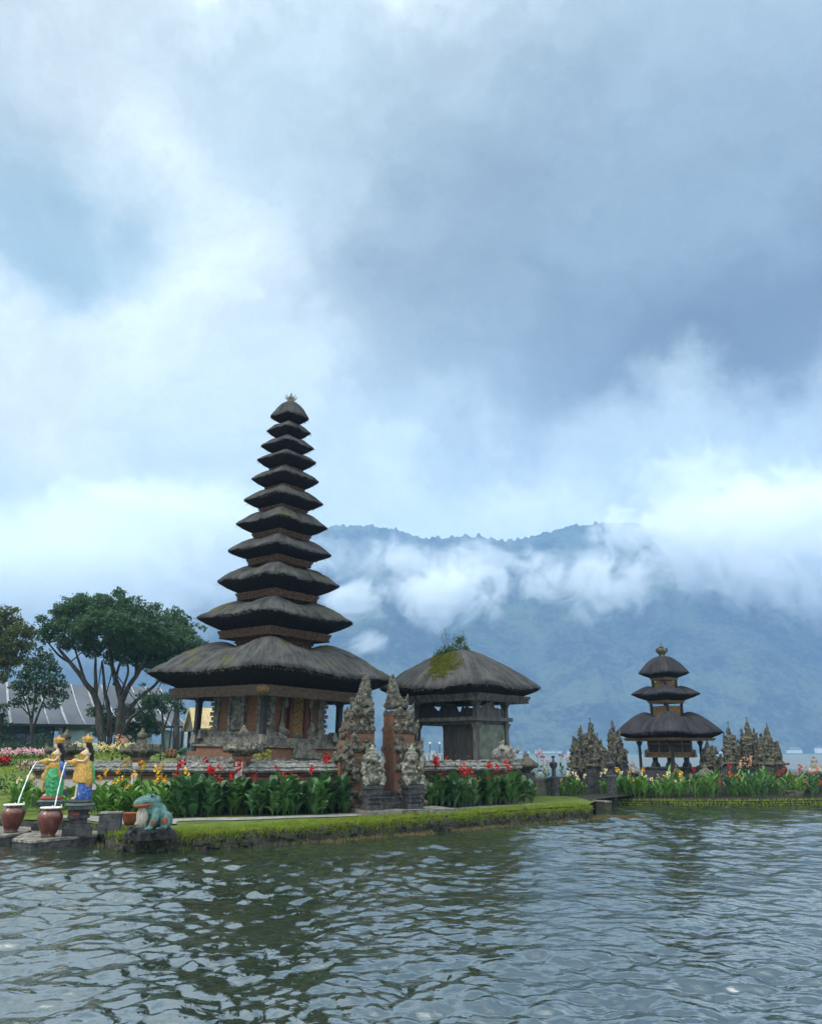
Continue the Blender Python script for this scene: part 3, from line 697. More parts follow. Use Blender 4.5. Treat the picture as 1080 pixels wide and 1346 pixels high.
# ------------------------------------------------------------------ the eleven-roofed tower
def build_tower():
    Y0 = 31.0; cx = at(357, 905, Y0).x
    ROT = math.radians(5.4)                           # near corner a little right of the line of sight
    T = thing("temple_tower", "tall eleven-tiered shrine tower with dark thatched roofs and orange brick body", "temple tower", (cx, Y0, 0), ROT + PI / 4)
    lean = math.radians(1.25); T.rotation_euler = (Matrix.Rotation(lean, 3, 'Y') @ Matrix.Rotation(ROT + PI / 4, 3, 'Z')).to_euler(); T.location.x -= 5.2 * math.tan(lean)
    # local x/y axes run along the sides of the square
    R = [  # roof: eave width px, tip y, beam y, beam width px, top y
        (325, 893, 910, 262, 842), (206, 819, 833, 148, 788), (161, 770, 783, 109, 743), (135, 729, 738, 87, 706), (120, 694, 704, 78, 670),
        (104, 662, 671, 65, 641), (89, 633, 643, 53, 616), (78, 608, 618, 45, 594), (69, 589, 597, 38, 574), (58, 569, 578, 30, 555), (54, 550, 557, 22, 526)]
    k = 1.0 / (2 * math.cos(math.radians(4.5)))
    prev_top = None
    for i, (w, ty, by, bw, tp) in enumerate(R):
        hd = wid(w, ty, Y0) * k; half = hd / 1.297 * 1.0
        zt = zat(ty, Y0); zb = zat(by, Y0); ztop = zat(tp, Y0 - hd * 0.25)
        bh = wid(bw, by, Y0) * k / 1.414
        nxt = R[i + 1] if i + 1 < len(R) else None
        toph = (wid(nxt[3], nxt[2], Y0) * k / 1.414 * 0.70) if nxt else 0.16
        drop = zt - zb
        thatch("roof", MT['thatch'], T, half, bh + .05, toph, zt + drop * .08, zb + 0.02, ztop, seed=i * 3 + 1, hip=0.16 if nxt else 0.0, q=(1.65 if i < 2 else 1.85) if nxt else 1.55, n=7 if nxt else 4,
               jag=0.055 if i < 3 else 0.034, lip=(0.16 if i == 0 else 0.11 if i < 4 else 0.07))
        h = 0.26 if i == 0 else max(0.11, 0.24 - 0.02 * i)
        beam_frame(T, bh, zb + .02, h, MT['beam'] if i < 1 else MT['wood_carved'], teeth=True, w=max(.06, .12 - .006 * i))
        if i > 0:                                       # the carved box between two roofs
            mb = MB(); b = bh * 0.66; z0 = prev_top - 0.35; z1 = zb - h * .9
            mb.slab(-b, b, -b, b, z0, z1)
            mb.slab(-b * 1.06, b * 1.06, -b * 1.06, b * 1.06, z1 - .06, z1 + .05); mb.slab(-b * 1.05, b * 1.05, -b * 1.05, b * 1.05, prev_top - .02, prev_top + .06)
            rr = random.Random(i)
            for sgn in (-1, 1):
                for q in range(max(3, int(b * 9))):
                    x = -b * .85 + 1.7 * b * q / max(2, int(b * 9) - 1)
                    hh = max(.03, (z1 - prev_top) * .34); zc = (z1 + prev_top) / 2 + rr.uniform(-.02, .02)
                    mb.box((x, sgn * b, zc), (.035, .022, hh), 0, .8); mb.box((sgn * b, x, zc), (.022, .035, hh), 0, .8)
            mb.build("tier_box", MT['wood_carved'], T)
        prev_top = ztop
    # finial
    mb = MB(); zf = prev_top; mb.lathe([(0.17, -.12), (.19, 0), (.13, .05), (.16, .12), (.09, .18), (.11, .24), (.05, .32), (.02, .42)], 14, (0, 0, zf))
    for a in range(8):
        t = a * PI / 4; c, s = math.cos(t), math.sin(t)
        mb.tube([(.10 * c, .10 * s, zf + .10), (.22 * c, .22 * s, zf + .17), (.25 * c, .25 * s, zf + .30)], [.03, .022, .006], 5)
    mb.build("finial", MT['stone_lichen'], T)
    # brick body with carved stone trim, on a stone plinth
    hb = 1.42; z0 = 1.95; z1 = zat(905, Y0) + .05
    mb = MB(); mb.slab(-hb, hb, -hb, hb, z0 + .45, z1); mb.build("brick_wall", MT['brick'], T)
    mb = MB()
    for d, a, b in ((1.05, 1.1, 1.45), (.9, 1.45, 1.66), (.72, 1.66, 1.86)):
        mb.slab(-hb - d, hb + d, -hb - d, hb + d, a, b)
    mb.build("stone_plinth", MT['stone'], T)
    mb = MB()
    for d, a, b in ((.58, 1.86, 2.02), (.42, 2.02, 2.2)): mb.slab(-hb - d, hb + d, -hb - d, hb + d, a, b)
    mb.build("brick_plinth", MT['orange_band'], T)
    mb = MB(); mb.slab(-hb - .5, hb + .5, -hb - .5, hb + .5, 2.2, 2.28); mb.slab(-hb - .30, hb + .30, -hb - .30, hb + .30, 2.28, 2.52); mb.slab(-hb - .12, hb + .12, -hb - .12, hb + .12, 2.52, 2.72)
    rr = random.Random(9)
    for sg in (-1, 1):
        for u in (-1, 1):                              # flaring stepped corners, saw-toothed against the sky
            for j in range(9):
                z = 2.75 + (z1 - 2.8) * j / 9; e = .05 + .04 * (j % 2)
                mb.slab(sg * (hb - .16), sg * (hb + e), u * (hb - .16), u * (hb + e), z, z + .13)
            for j, d in enumerate((.16, .26, .36)): mb.slab(sg * (hb - .3), sg * (hb + d - .1), u * (hb - .3), u * (hb + d - .1), z1 - .36 + j * .12, z1 - .25 + j * .12)
            mb.box((sg * (hb + .26), u * (hb + .26), 2.62), (.20, .20, .16), 0, .6); mb.box((sg * (hb + .40), u * (hb + .40), 2.46), (.16, .16, .16), 0, .7)
    for s in (-1, 1):                                   # pilasters and cornice blocks on the four sides
        for u in (-.82, -.42, .42, .82) if True else ():
            for ax in (0, 1):
                for j in range(7):
                    z = 2.7 + (z1 - 2.9) * j / 7; w = .12 + .03 * (j % 2); d = .05 + .03 * (j % 2)
                    c = (u * hb, s * (hb + d / 2), z + .12); h = (w, d / 2 + .02, .11)
                    if ax: c = (c[1], c[0], c[2]); h = (h[1], h[0], h[2])
                    if abs(u) > .5: mb.box(c, (h[0] * .8, h[1] * .8, h[2]))
        for ax in (0, 1):
            for j in range(12):
                x = -hb * .9 + 1.8 * hb * j / 11; c = (x, s * (hb + .10), z1 - .16 - .05 * (j % 2)); h = (.10, .10, .14)
                if ax: c = (c[1], c[0], c[2]); h = (h[1], h[0], h[2])
                mb.box(c, h, 0, 1.3)
    mb.build("stone_trim", MT['stone'], T)
    # left face (local -x): blind carved panel; right face (local -y): door. world near corner = local (-,-)
    mb = MB(); xs = -hb - .03
    mb.slab(xs - .05, xs + .05, -.30, .30, 2.78, 4.2); mb.slab(xs - .10, xs + .03, -.44, -.30, 2.7, 4.25); mb.slab(xs - .10, xs + .03, .30, .44, 2.7, 4.25)
    mb.slab(xs - .14, xs + .03, -.55, .55, 4.25, 4.4); mb.slab(xs - .12, xs + .03, -.5, .5, 2.62, 2.72)
    for j in range(34): mb.ball((xs - .055, rr.uniform(-.24, .24), rr.uniform(2.9, 4.1)), (.035, rr.uniform(.03, .07), rr.uniform(.03, .10)), 6, 4)
    mb.build("carved_panel", MT['stone'], T)
    mb = MB(); ys = -hb - .03
    for sg in (-1, 1):
        mb.slab(.28 * sg, .44 * sg, ys - .16, ys + .04, 2.3, 4.15)
    mb.slab(-.5, .5, ys - .18, ys + .04, 4.15, 4.32)
    dr = mb.build("door_frame", mat('red_brown_wood', (0.15, 0.052, 0.024), (0.09, 0.032, 0.018), 6, 0.7, 0.3, stretch=(1, 1, .2)), T)
    mb = MB(); mb.slab(-.28, .28, ys - .06, ys + .02, 2.32, 4.14)
    for sg in (-1, 1):
        mb.slab(sg * .03, sg * .25, ys - .075, ys - .05, 2.4, 4.06)
        for j in range(16): mb.ball((sg * rr.uniform(.06, .22), ys - .085, 2.5 + 1.5 * j / 16), (rr.uniform(.02, .05), .025, rr.uniform(.04, .07)), 6, 4)
    mb.build("door", MT['wood_gilt'], T)
    mb = MB()                                           # stone ears hanging over the door, and the threshold step
    for sg in (-1, 1):
        mb.ball((sg * .62, ys - .1, 3.95), (.12, .07, .32), 8, 6); mb.ball((sg * .56, ys - .1, 3.7), (.10, .07, .16), 8, 6)
        mb.tube([(sg * .62, ys - .05, 3.95), (sg * .64, ys - .04, 4.35)], .08, 6); mb.tube([(sg * .66, ys - .03, 3.8), (sg * .72, ys - .03, 2.8)], .05, 6); mb.ball((sg * .70, ys - .06, 2.86), (.16, .10, .22), 8, 6); mb.ball((sg * .5, ys - .08, 2.72), (.12, .10, .12), 8, 6)
    for j in range(26): mb.ball((rr.uniform(-.7, .7), ys - .08, rr.uniform(4.25, 4.45)), (rr.uniform(.05, .1), .06, rr.uniform(.05, .1)), 6, 4)
    o = sculpt(mb, "door_surround", MT['stone'], T, .03, 1, .04, .07)
    mb = MB(); mb.slab(-.5, .5, ys - .5, ys - .02, 1.87, 2.3); mb.slab(-.62, .62, ys - .75, ys - .5, 1.87, 2.06); mb.build("door_step", MT['stone'], T)
    hp = wid(182, 930, Y0) * k / 1.414
    for sx in (-1, 1):
        for sy in (-1, 1):
            mb = MB(); z = zat(911, Y0)
            mb.slab(sx * hp - .09, sx * hp + .09, sy * hp - .09, sy * hp + .09, 1.75, z - .1, 1.0); mb.slab(sx * hp - .15, sx * hp + .15, sy * hp - .15, sy * hp + .15, 1.45, 1.76, .8)
            mb.box((sx * hp, sy * hp, z - .32), (.09, .09, .12), 0, 1.9); mb.box((sx * hp, sy * hp, z - .14), (.20, .20, .06), 0, 1.1)
            mb.build("post", MT['wood_dark'], T)
    mb = MB()                                           # gilded corner boss under the near corner of the beam
    bh = wid(262, 905, Y0) * k / 1.414
    for sx in (-1,):
        for sy in (-1,):
            mb = MB(); mb.ball((sx * (bh - .05), sy * (bh - .05), zat(911, Y0) - .12), (.22, .22, .14), 10, 6); mb.build("corner_boss", MT['wood_gilt'], T)
    return T
build_tower()

# ------------------------------------------------------------------ the open pavilion with a plant on its roof
def build_pavilion():
    Y0 = 33.0; cx = at(605, 905, Y0).x; k = .5
    P = thing("pavilion", "open wooden pavilion with thick grey thatch and moss on its roof", "pavilion", (cx, Y0, 0), math.radians(49))
    # local -y faces right-front, local -x faces left-front
    asp = 1.2
    tipw = 2.22; zt = zat(906, Y0, 640); zb = zat(917, Y0, 640)
    rf = thatch("roof", MT['thatch_pav'], P, tipw, tipw - .48, 0.10, zt, zb, zat(853, Y0, 612), asp=asp, seed=41, n=8, q=1.28, hip=0.03, jag=0.055, lip=.18)
    beam_frame(P, tipw - .47, zb + .02, .20, MT['wood_grey'], asp=asp)
    hx, hy = .93, 1.43; zf = 1.55; zs = zat(948, Y0, 640)
    for sx in (-1, 1):
        for sy in (-1, 1):
            mb = MB(); mb.slab(sx * hx - .09, sx * hx + .09, sy * hy - .09, sy * hy + .09, zf - .2, zb - .15); mb.box((sx * hx, sy * hy, zf - .15), (.17, .17, .2), 0, .8)
            mb.box((sx * hx, sy * hy, zb - .28), (.1, .1, .12), 0, 1.8); mb.box((sx * hx, sy * hy, zs - .22), (.1, .1, .10), 0, 1.6)
            mb.build("post", MT['wood_grey'], P)
    mb = MB(); frame_ring(mb, hx + .22, .30, zs - .04, zs + .10, (hy + .22) / (hx + .22)); mb.slab(-hx, hx, -hy, hy, zs - .16, zs - .04); mb.build("platform", MT['wood_grey'], P)
    mb = MB(); mb.slab(-hx + .1, hx - .1, -hy - .03, -hy + .05, zf - .1, zs - .17); mb.build("lower_panel", MT['wash_green'], P)     # right face, limewashed
    mb = MB(); mb.slab(hx - .06, hx + .02, -hy + .1, hy - .15 - 1.2, zf - .1, zs - .17); mb.slab(-hx + .12, -hx + .2, -hy + .1, .25, zf - .1, zs - .17); mb.build("dark_panel", MT['wood_dark'], P)
    # upper side boards with a carved, broken outline
    rr = random.Random(12)
    def skyline(L, base, top, steps, seed):
        r2 = random.Random(seed); pts = [(0, 0)]; 
        poly = [(L, 0)]
        for i in range(steps + 1):
            x = L - L * i / steps; h = base + (top - base) * (i / steps if seed % 2 else 1 - abs(2 * i / steps - 1)) + r2.uniform(-.10, .12)
            poly += [(x, max(.1, h)), (max(0, x - L / steps * .55), max(.1, h + r2.uniform(-.02, .10)))]
        poly += [(0, 0)]
        return [pts[0]] + [p for p in poly if p != (0, 0)][::1]
    hgt = zb - .2 - zs
    mb = MB(); mb.wallprism(skyline(2 * hy - .2, .22, hgt * .66, 13, 5), (-hx, hy - .1, zs + .1), (0, -1, 0), .06); mb.build("side_board", MT['wood_dark'], P)
    mb = MB(); mb.wallprism(skyline(2 * hx - .2, hgt * .45, hgt * .75, 7, 8), (-hx + .1, -hy, zs + .1), (1, 0, 0), .06); mb.build("side_board", MT['wood_grey'], P)
    # stone floor under the posts
    mb = MB(); mb.slab(-hx - .5, hx + .5, -hy - .5, hy + .5, 1.05, zf - .22); mb.slab(-hx - .3, hx + .3, -hy - .3, hy + .3, zf - .22, zf - .1); mb.build("stone_floor", MT['stone'], P)
    # moss patch on the left slope: a mat of short tufts laid on the thatch
    dg = bpy.context.evaluated_depsgraph_get(); dg.update(); ok = rf.evaluated_get(dg)
    pts = []; r2 = random.Random(5)
    mw = Matrix.Translation((cx, Y0, 0)) @ Matrix.Rotation(math.radians(49), 4, 'Z'); inv = mw.inverted(); eye = inv @ Vector((0, 0, EYE))
    for i in range(14000):
        px, py = r2.gauss(581, 13), r2.gauss(874, 10)
        if mnoise.noise((px / 9, py / 5, 1)) * .9 + 1.0 - math.hypot((px - 582 - (874 - py) * .5) / 20, (py - 874) / 17) < 0: continue
        hit, loc, nrm, _ = ok.ray_cast(eye, (inv @ at(px, py, 20.0) - eye).normalized())
        if hit: pts.append((loc.x, loc.y, loc.z - .015))
    m = blades("moss", pts, mat('golden_moss', (0.15, 0.155, 0.018), (0.085, 0.095, 0.016), 5, 0.95, island=True), .03, .085, .022, .9, kind='stuff')
    m.parent = P
    # shrub rooted on the ridge
    zr = zat(853, Y0, 612); S = thing("shrub", "small green shrub growing on top of the pavilion's thatched roof", "shrub", (cx - .1, Y0 - .1, zr - .25))
    V = []; F = []; r3 = random.Random(8); mb = MB()
    cl = [(-.55, 0, .12, .26), (-.25, 0, .22, .30), (.05, 0, .35, .38), (.1, .1, .62, .2), (.3, 0, .24, .22), (-.75, .1, 0, .2)]
    for x, y, z, r in cl:
        for j in range(230):
            p = Vector((r3.gauss(x, r * .42), r3.gauss(y, r * .42), r3.gauss(z, r * .36))); a = Vector((r3.uniform(-1, 1), r3.uniform(-1, 1), r3.uniform(-.4, 1))).normalized() * .07; b2 = a.orthogonal().normalized() * .028
            b = len(V); V += [tuple(p - b2), tuple(p + a * .5 - b2 * .2), tuple(p + a), tuple(p + b2)]; F.append((b, b + 1, b + 2, b + 3))
    for j in range(9):
        x = r3.uniform(-.5, .5); hgt = r3.uniform(.6, 1.1); dx = r3.uniform(-.2, .2)
        mb.tube([(x, 0, 0), (x + dx * .5, 0, hgt * .6), (x + dx, 0, hgt)], [.012, .009, .004], 5)
        for q in range(14):
            t = r3.uniform(.5, 1); p = Vector((x + dx * t + r3.gauss(0, .05), r3.gauss(0, .05), hgt * t)); a = Vector((r3.uniform(-1, 1), r3.uniform(-1, 1), .3)).normalized() * .06; b2 = a.orthogonal().normalized() * .02
            b = len(V); V += [tuple(p - b2), tuple(p + a * .5), tuple(p + a), tuple(p + b2)]; F.append((b, b + 1, b + 2, b + 3))
    np_mesh("foliage", V, F, MT['bush'], S); mb.build("stem", MT['bark'], S)
build_pavilion()

# ------------------------------------------------------------------ the three-roofed tower on the far island
def build_small_tower():
    Y0 = 42.0; cx = at(879, 970, Y0).x
    T = thing("temple_tower", "small three-tiered shrine tower with smooth black roofs on the far island", "temple tower", (cx, Y0, 0), PI / 4 - math.radians(13))
    R = [(137, 965, 971, 112, 936), (87, 914, 922, 47, 902), (65, 886, 892, 36, 862)]
    prev = None
    for i, (w, ty, by, bw, tp) in enumerate(R):
        hd = wid(w, ty, Y0) / 2 / .985; half = hd / 1.297; zt = zat(ty, Y0, 880); zb = zat(by, Y0, 880); ztop = zat(tp, Y0 - hd * .2, 880)
        bh = wid(bw, by, Y0) / 2 / 1.36
        nxt = R[i + 1] if i < 2 else None
        toph = wid(nxt[3], nxt[2], Y0) / 2 / 1.36 * .8 if nxt else .12
        thatch("roof", MT['thatch_new'], T, half, bh + .04, toph, zt + .03, zb + .02, ztop, seed=60 + i, n=7, hip=.15 if nxt else .02, q=1.9 if nxt else 1.7, jag=.008, lip=.07)
        beam_frame(T, bh, zb + .02, .13 if i == 0 else .1, MT['wood_gilt'], teeth=i > 0, w=.08)
        if i:
            b = bh * .78
            for sx in (-1, 1):
                for sy in (-1, 1):
                    mb = MB(); mb.slab(sx * b - .05, sx * b + .05, sy * b - .05, sy * b + .05, prev - .15, zb - .08); mb.build("tier_post", MT['wood_dark'], T)
            mb = MB(); mb.slab(-b * .92, b * .92, -b * .92, b * .92, prev - .15, prev + (zb - prev) * .55)
            rr = random.Random(i)
            for j in range(22):
                x = rr.uniform(-b * .8, b * .8); z = prev + rr.uniform(.0, .5) * (zb - prev)
                mb.box((x, -b * .93, z), (.06, .02, .05), 0, .7); mb.box((-b * .93, x, z), (.02, .06, .05), 0, .7)
            mb.build("tier_box", MT['wood_gilt'], T)
        prev = ztop
    mb = MB(); mb.lathe([(.20, -.1), (.22, 0), (.14, .04), (.17, .10), (.26, .20), (.27, .28), (.20, .36), (.09, .40), (.14, .46), (.06, .54), (.015, .66)], 12, (0, 0, prev))
    for a in range(6):
        t = a * PI / 3; mb.ball((.24 * math.cos(t), .24 * math.sin(t), prev + .30), (.07, .07, .12), 6, 5)
    mb.build("finial", MT['stone_moss'], T)
    z0 = .35; zp = zat(1011, Y0, 880); zb = zat(972, Y0, 880)
    mb = MB(); mb.slab(-1.5, 1.5, -1.5, 1.5, z0, z0 + .42); mb.slab(-1.1, 1.1, -1.1, 1.1, z0 + .42, z0 + .72); mb.slab(-.98, .98, -.98, .98, z0 + .72, z0 + .95); mb.slab(-1.05, 1.05, -1.05, 1.05, z0 + .95, z0 + 1.02); mb.build("stone_base", MT['stone_dark'], T)
    h = wid(74, 985, Y0) / 2 / 1.36
    for sx in (-1, 1):
        for sy in (-1, 1):
            mb = MB(); mb.slab(sx * h - .05, sx * h + .05, sy * h - .05, sy * h + .05, z0 + .42, zb - .05); mb.box((sx * h, sy * h, z0 + .5), (.11, .11, .12), 0, .7); mb.box((sx * h, sy * h, zb - .2), (.06, .06, .1), 0, 2.0); mb.build("post", MT['wood_dark'], T)
            mb = MB(); f = .52; mb.slab(sx * f - .09, sx * f + .09, sy * f - .09, sy * f + .09, z0 + 1.02, z0 + 1.45); mb.box((sx * f, sy * f, z0 + 1.12), (.17, .17, .1), 0, .7); mb.build("leg", MT['stone_dark'], T)
    s = .72; zc = z0 + 1.45
    mb = MB(); mb.slab(-s - .1, s + .1, -s - .1, s + .1, zc, zc + .1); mb.slab(-s - .02, s + .02, -s - .02, s + .02, zc + .1, zc + .18); mb.slab(-s - .08, s + .08, -s - .08, s + .08, zc + .18, zc + .25)
    for sx in (-1, 1):
        for sy in (-1, 1): mb.box((sx * (s + .08), sy * (s + .08), zc + .2), (.09, .09, .18), 0, .4)
    mb.build("gilded_base", MT['wood_gilt'], T)
    mb = MB(); mb.slab(-s, s, -s, s, zc + .25, zb - .1); mb.build("shrine_box", MT['wood_carved'], T)
    for ax in (0, 1):
        mb = MB()
        for a in (-.36, .36) if True else ():
            c = (a, -s - .02, (zc + .25 + zb) / 2); hh = (.22, .03, .32)
            if ax: c = (c[1], c[0], c[2]); hh = (hh[1], hh[0], hh[2])
            mb.box(c, hh)
        mb.build("shutter", MT['wood_dark'], T)
        mb = MB()
        for a in (-.66, 0, .66):
            c = (a, -s - .03, (zc + .25 + zb) / 2); hh = (.05, .03, .36)
            if ax: c = (c[1], c[0], c[2]); hh = (hh[1], hh[0], hh[2])
            mb.box(c, hh)
        c = (0, -s - .03, zb - .22); hh = (s, .035, .04)
        if ax: c = (c[1], c[0], c[2]); hh = (hh[1], hh[0], hh[2])
        mb.box(c, hh); mb.build("gilded_frame", MT['wood_gilt'], T)
    # a small seated stone figure in front
    p = at(889, 1012, 39.9); mb = MB(); mb.ball((0, 0, .18), (.20, .18, .2), 10, 6); mb.ball((0, 0, .42), (.15, .13, .2), 10, 6); mb.ball((0, -.02, .66), (.10, .10, .12), 10, 6); mb.ball((.12, -.1, .2), (.09, .14, .08), 8, 5); mb.ball((-.12, -.1, .2), (.09, .14, .08), 8, 5)
    F = sculpt(mb, "stone_figure", MT['stone_moss'], None, .025, 2, .03, .06); F.location = (p.x, 39.9, .76); tag(F, "little seated stone figure before the small black-roofed tower", "statue")
build_small_tower()
# ------------------------------------------------------------------ walls, gate and stone figures of the temple garden
WT = 1.78                                                # top of the coping
def garden_wall(label, a, b, z0=0.3, top=WT, caps=True):
    a = Vector((a[0], a[1], 0)); b = Vector((b[0], b[1], 0)); L = (b - a).length; rz = math.atan2(b.y - a.y, b.x - a.x)
    W = thing("garden_wall", label, "wall", a, rz)
    mb = MB(); mb.slab(0, L, -.16, .16, z0, .96); mb.build("wall_foot", MT['stone_dark'], W)
    mb = MB(); mb.slab(0, L, -.13, .13, .96, top - .38); mb.build("panel", MT['plaster'], W)
    mb = MB(); mb.slab(0, L, -.155, .155, top - .52, top - .42); mb.slab(0, L, -.19, .19, top - .38, top - .33); mb.build("orange_band", MT['orange_band'], W)
    mb = MB(); mb.slab(0, L, -.17, .17, top - .42, top - .38); mb.slab(0, L, -.24, .24, top - .33, top - .27); mb.build("ledge", MT['stone_dark'], W)
    rr = random.Random(int(L * 100)); mb = MB(); n = max(4, int(L / .17)); d = L / n
    for i in range(n):                                   # rough stone coping, laid as sloping shingles
        x = d * (i + .5)
        for sg in (-1, 1):
            for j, (y, z) in enumerate(((.25, top - .22), (.17, top - .13))):
                mb.box((x + rr.uniform(-.02, .02) + d * .3 * j, sg * (y + rr.uniform(-.015, .015)), z + rr.uniform(-.012, .012)), (d * .53, .095, .035), 0, 1, Matrix.Rotation(sg * -.55, 3, 'X'))
    mb.slab(0, L, -.17, .17, top - .27, top - .13, .75); mb.slab(0, L, -.11, .11, top - .13, top + .0, .8)
    for i in range(int(L / .12)):
        x = rr.uniform(.05, L - .05); mb.ball((x, rr.uniform(-.1, .1), top - .01), (rr.uniform(.04, .12), .08, rr.uniform(.02, .05)), 6, 4)
    mb.build("coping", MT['shingle'], W)
    return W
def lumps(mb, rr, n, box, r0, r1):
    for i in range(n):
        s = rr.uniform(r0, r1)
        mb.ball((rr.uniform(box[0], box[1]), rr.uniform(box[2], box[3]), rr.uniform(box[4], box[5])), (s, s, s * rr.uniform(.7, 1.3)), 7, 5)
def flame(mb, x, y, z, w, h, d=.06, lean=0.0):           # upright leaf-shaped carving
    mb.ball((x, y, z + h * .3), (w, d, h * .34), 8, 6); mb.ball((x + lean * .5, y, z + h * .62), (w * .62, d * .8, h * .26), 8, 6); mb.ball((x + lean, y, z + h * .88), (w * .3, d * .6, h * .16), 6, 5)

def crown_post(label, loc, rz, z0, zt, w=.17, faces=('plaster', 'stone_dark'), big=1.0, mt='gate_stone'):
    """wall post that carries a spreading carved crown with a bud on top"""
    P = thing("wall_post", label, "post", loc, rz); rr = random.Random(int(loc[0] * 77))
    zc = zt - .82 * big
    mb = MB(); mb.slab(-w, w, -w, w, z0, zc); mb.slab(-w - .05, w + .05, -w - .05, w + .05, z0, z0 + .3); mb.slab(-w - .04, w + .04, -w - .04, w + .04, zc - .08, zc); mb.build("shaft", MT['orange_band'], P)
    mb = MB()
    for sg in (-1, 1):
        mb.slab(-w * .62, w * .62, sg * (w + .02) - .02, sg * (w + .02) + .02, z0 + .35, zc - .14)
    mb.build("inlay", MT[faces[0]], P); mb = MB()
    for sg in (-1, 1): mb.slab(sg * (w + .02) - .02, sg * (w + .02) + .02, -w * .62, w * .62, z0 + .35, zc - .14)
    mb.build("inlay", MT[faces[1]], P)
    mb = MB()
    for i, (h, z) in enumerate(((.22, .0), (.30, .07), (.38, .15), (.30, .23))):
        mb.slab(-h * big, h * big, -h * big, h * big, zc + z * big, zc + (z + .075) * big)
    for sx in (-1, 0, 1):
        for sy in (-1, 0, 1):
            if sx or sy: flame(mb, sx * .36 * big, sy * .36 * big, zc + .10 * big, .10 * big, .30 * big, .10 * big, sx * .05)
    lumps(mb, rr, 26, (-.36 * big, .36 * big, -.36 * big, .36 * big, zc + .05 * big, zc + .36 * big), .04, .08)
    mb.lathe([(.26, .24), (.30, .30), (.18, .36), (.15, .44), (.11, .52), (.15, .58), (.14, .66), (.09, .72), (.05, .80), (.02, .86)] if big == 1 else [(r * big, z * big) for r, z in [(.26, .24), (.30, .30), (.18, .36), (.15, .44), (.11, .52), (.15, .58), (.14, .66), (.09, .72), (.05, .80), (.02, .86)]], 10, (0, 0, zc))
    sculpt(mb, "crown", MT[mt], P, .028, 1, .05, .09)
    return P

WC = Vector((-4.72, 24.0, 0)); WL = Vector((-11.6, 26.9, 0)); GLW = Vector((-1.85, 25.05, 0)); GRW = Vector((.05, 26.1, 0)); WR = Vector((3.12, 28.35, 0))
garden_wall("grey-coped white garden wall running left from the corner post", WL, WC)
garden_wall("grey-coped wall with orange band between the corner post and the split gate", WC, GLW)
garden_wall("short grey-coped wall below the open pavilion, right of the split gate", GRW, WR)
garden_wall("side wall of the pavilion court running back from the beast-headed post", WR, Vector((4.3, 33.2, 0)))
crown_post("corner wall post with lichened crown and egg-shaped bud beside the red cannas", (WC.x + .02, WC.y - .05, 0), math.radians(-14), .3, 2.74)
pl = at(184, 1000, 25.3); crown_post("wall post with dark pagoda-like crown behind the green frog", (pl.x, 25.3, 0), math.radians(-22), .3, 2.70, .16, mt='stone_moss')
pl = at(84, 1000, 26.9); crown_post("wall post with mossy crown between the two golden statues", (pl.x, 26.9, 0), math.radians(-22), .3, 2.72, .17, mt='stone_moss')

# raised court inside the walls
def build_court():
    mb = MB(); mb.prism([(WC.x + .1, WC.y + .2), (GLW.x, GLW.y + .25), (GRW.x, GRW.y + .25), (WR.x - .15, WR.y + .2), (4.1, 33.2), (2.5, 37.2), (-5, 38.6), (-9.5, 37), (-11.4, 27.4)], 0.0, 1.12)
    tag(mb.build("temple_court", MT['grass']), kind='structure')
build_court()

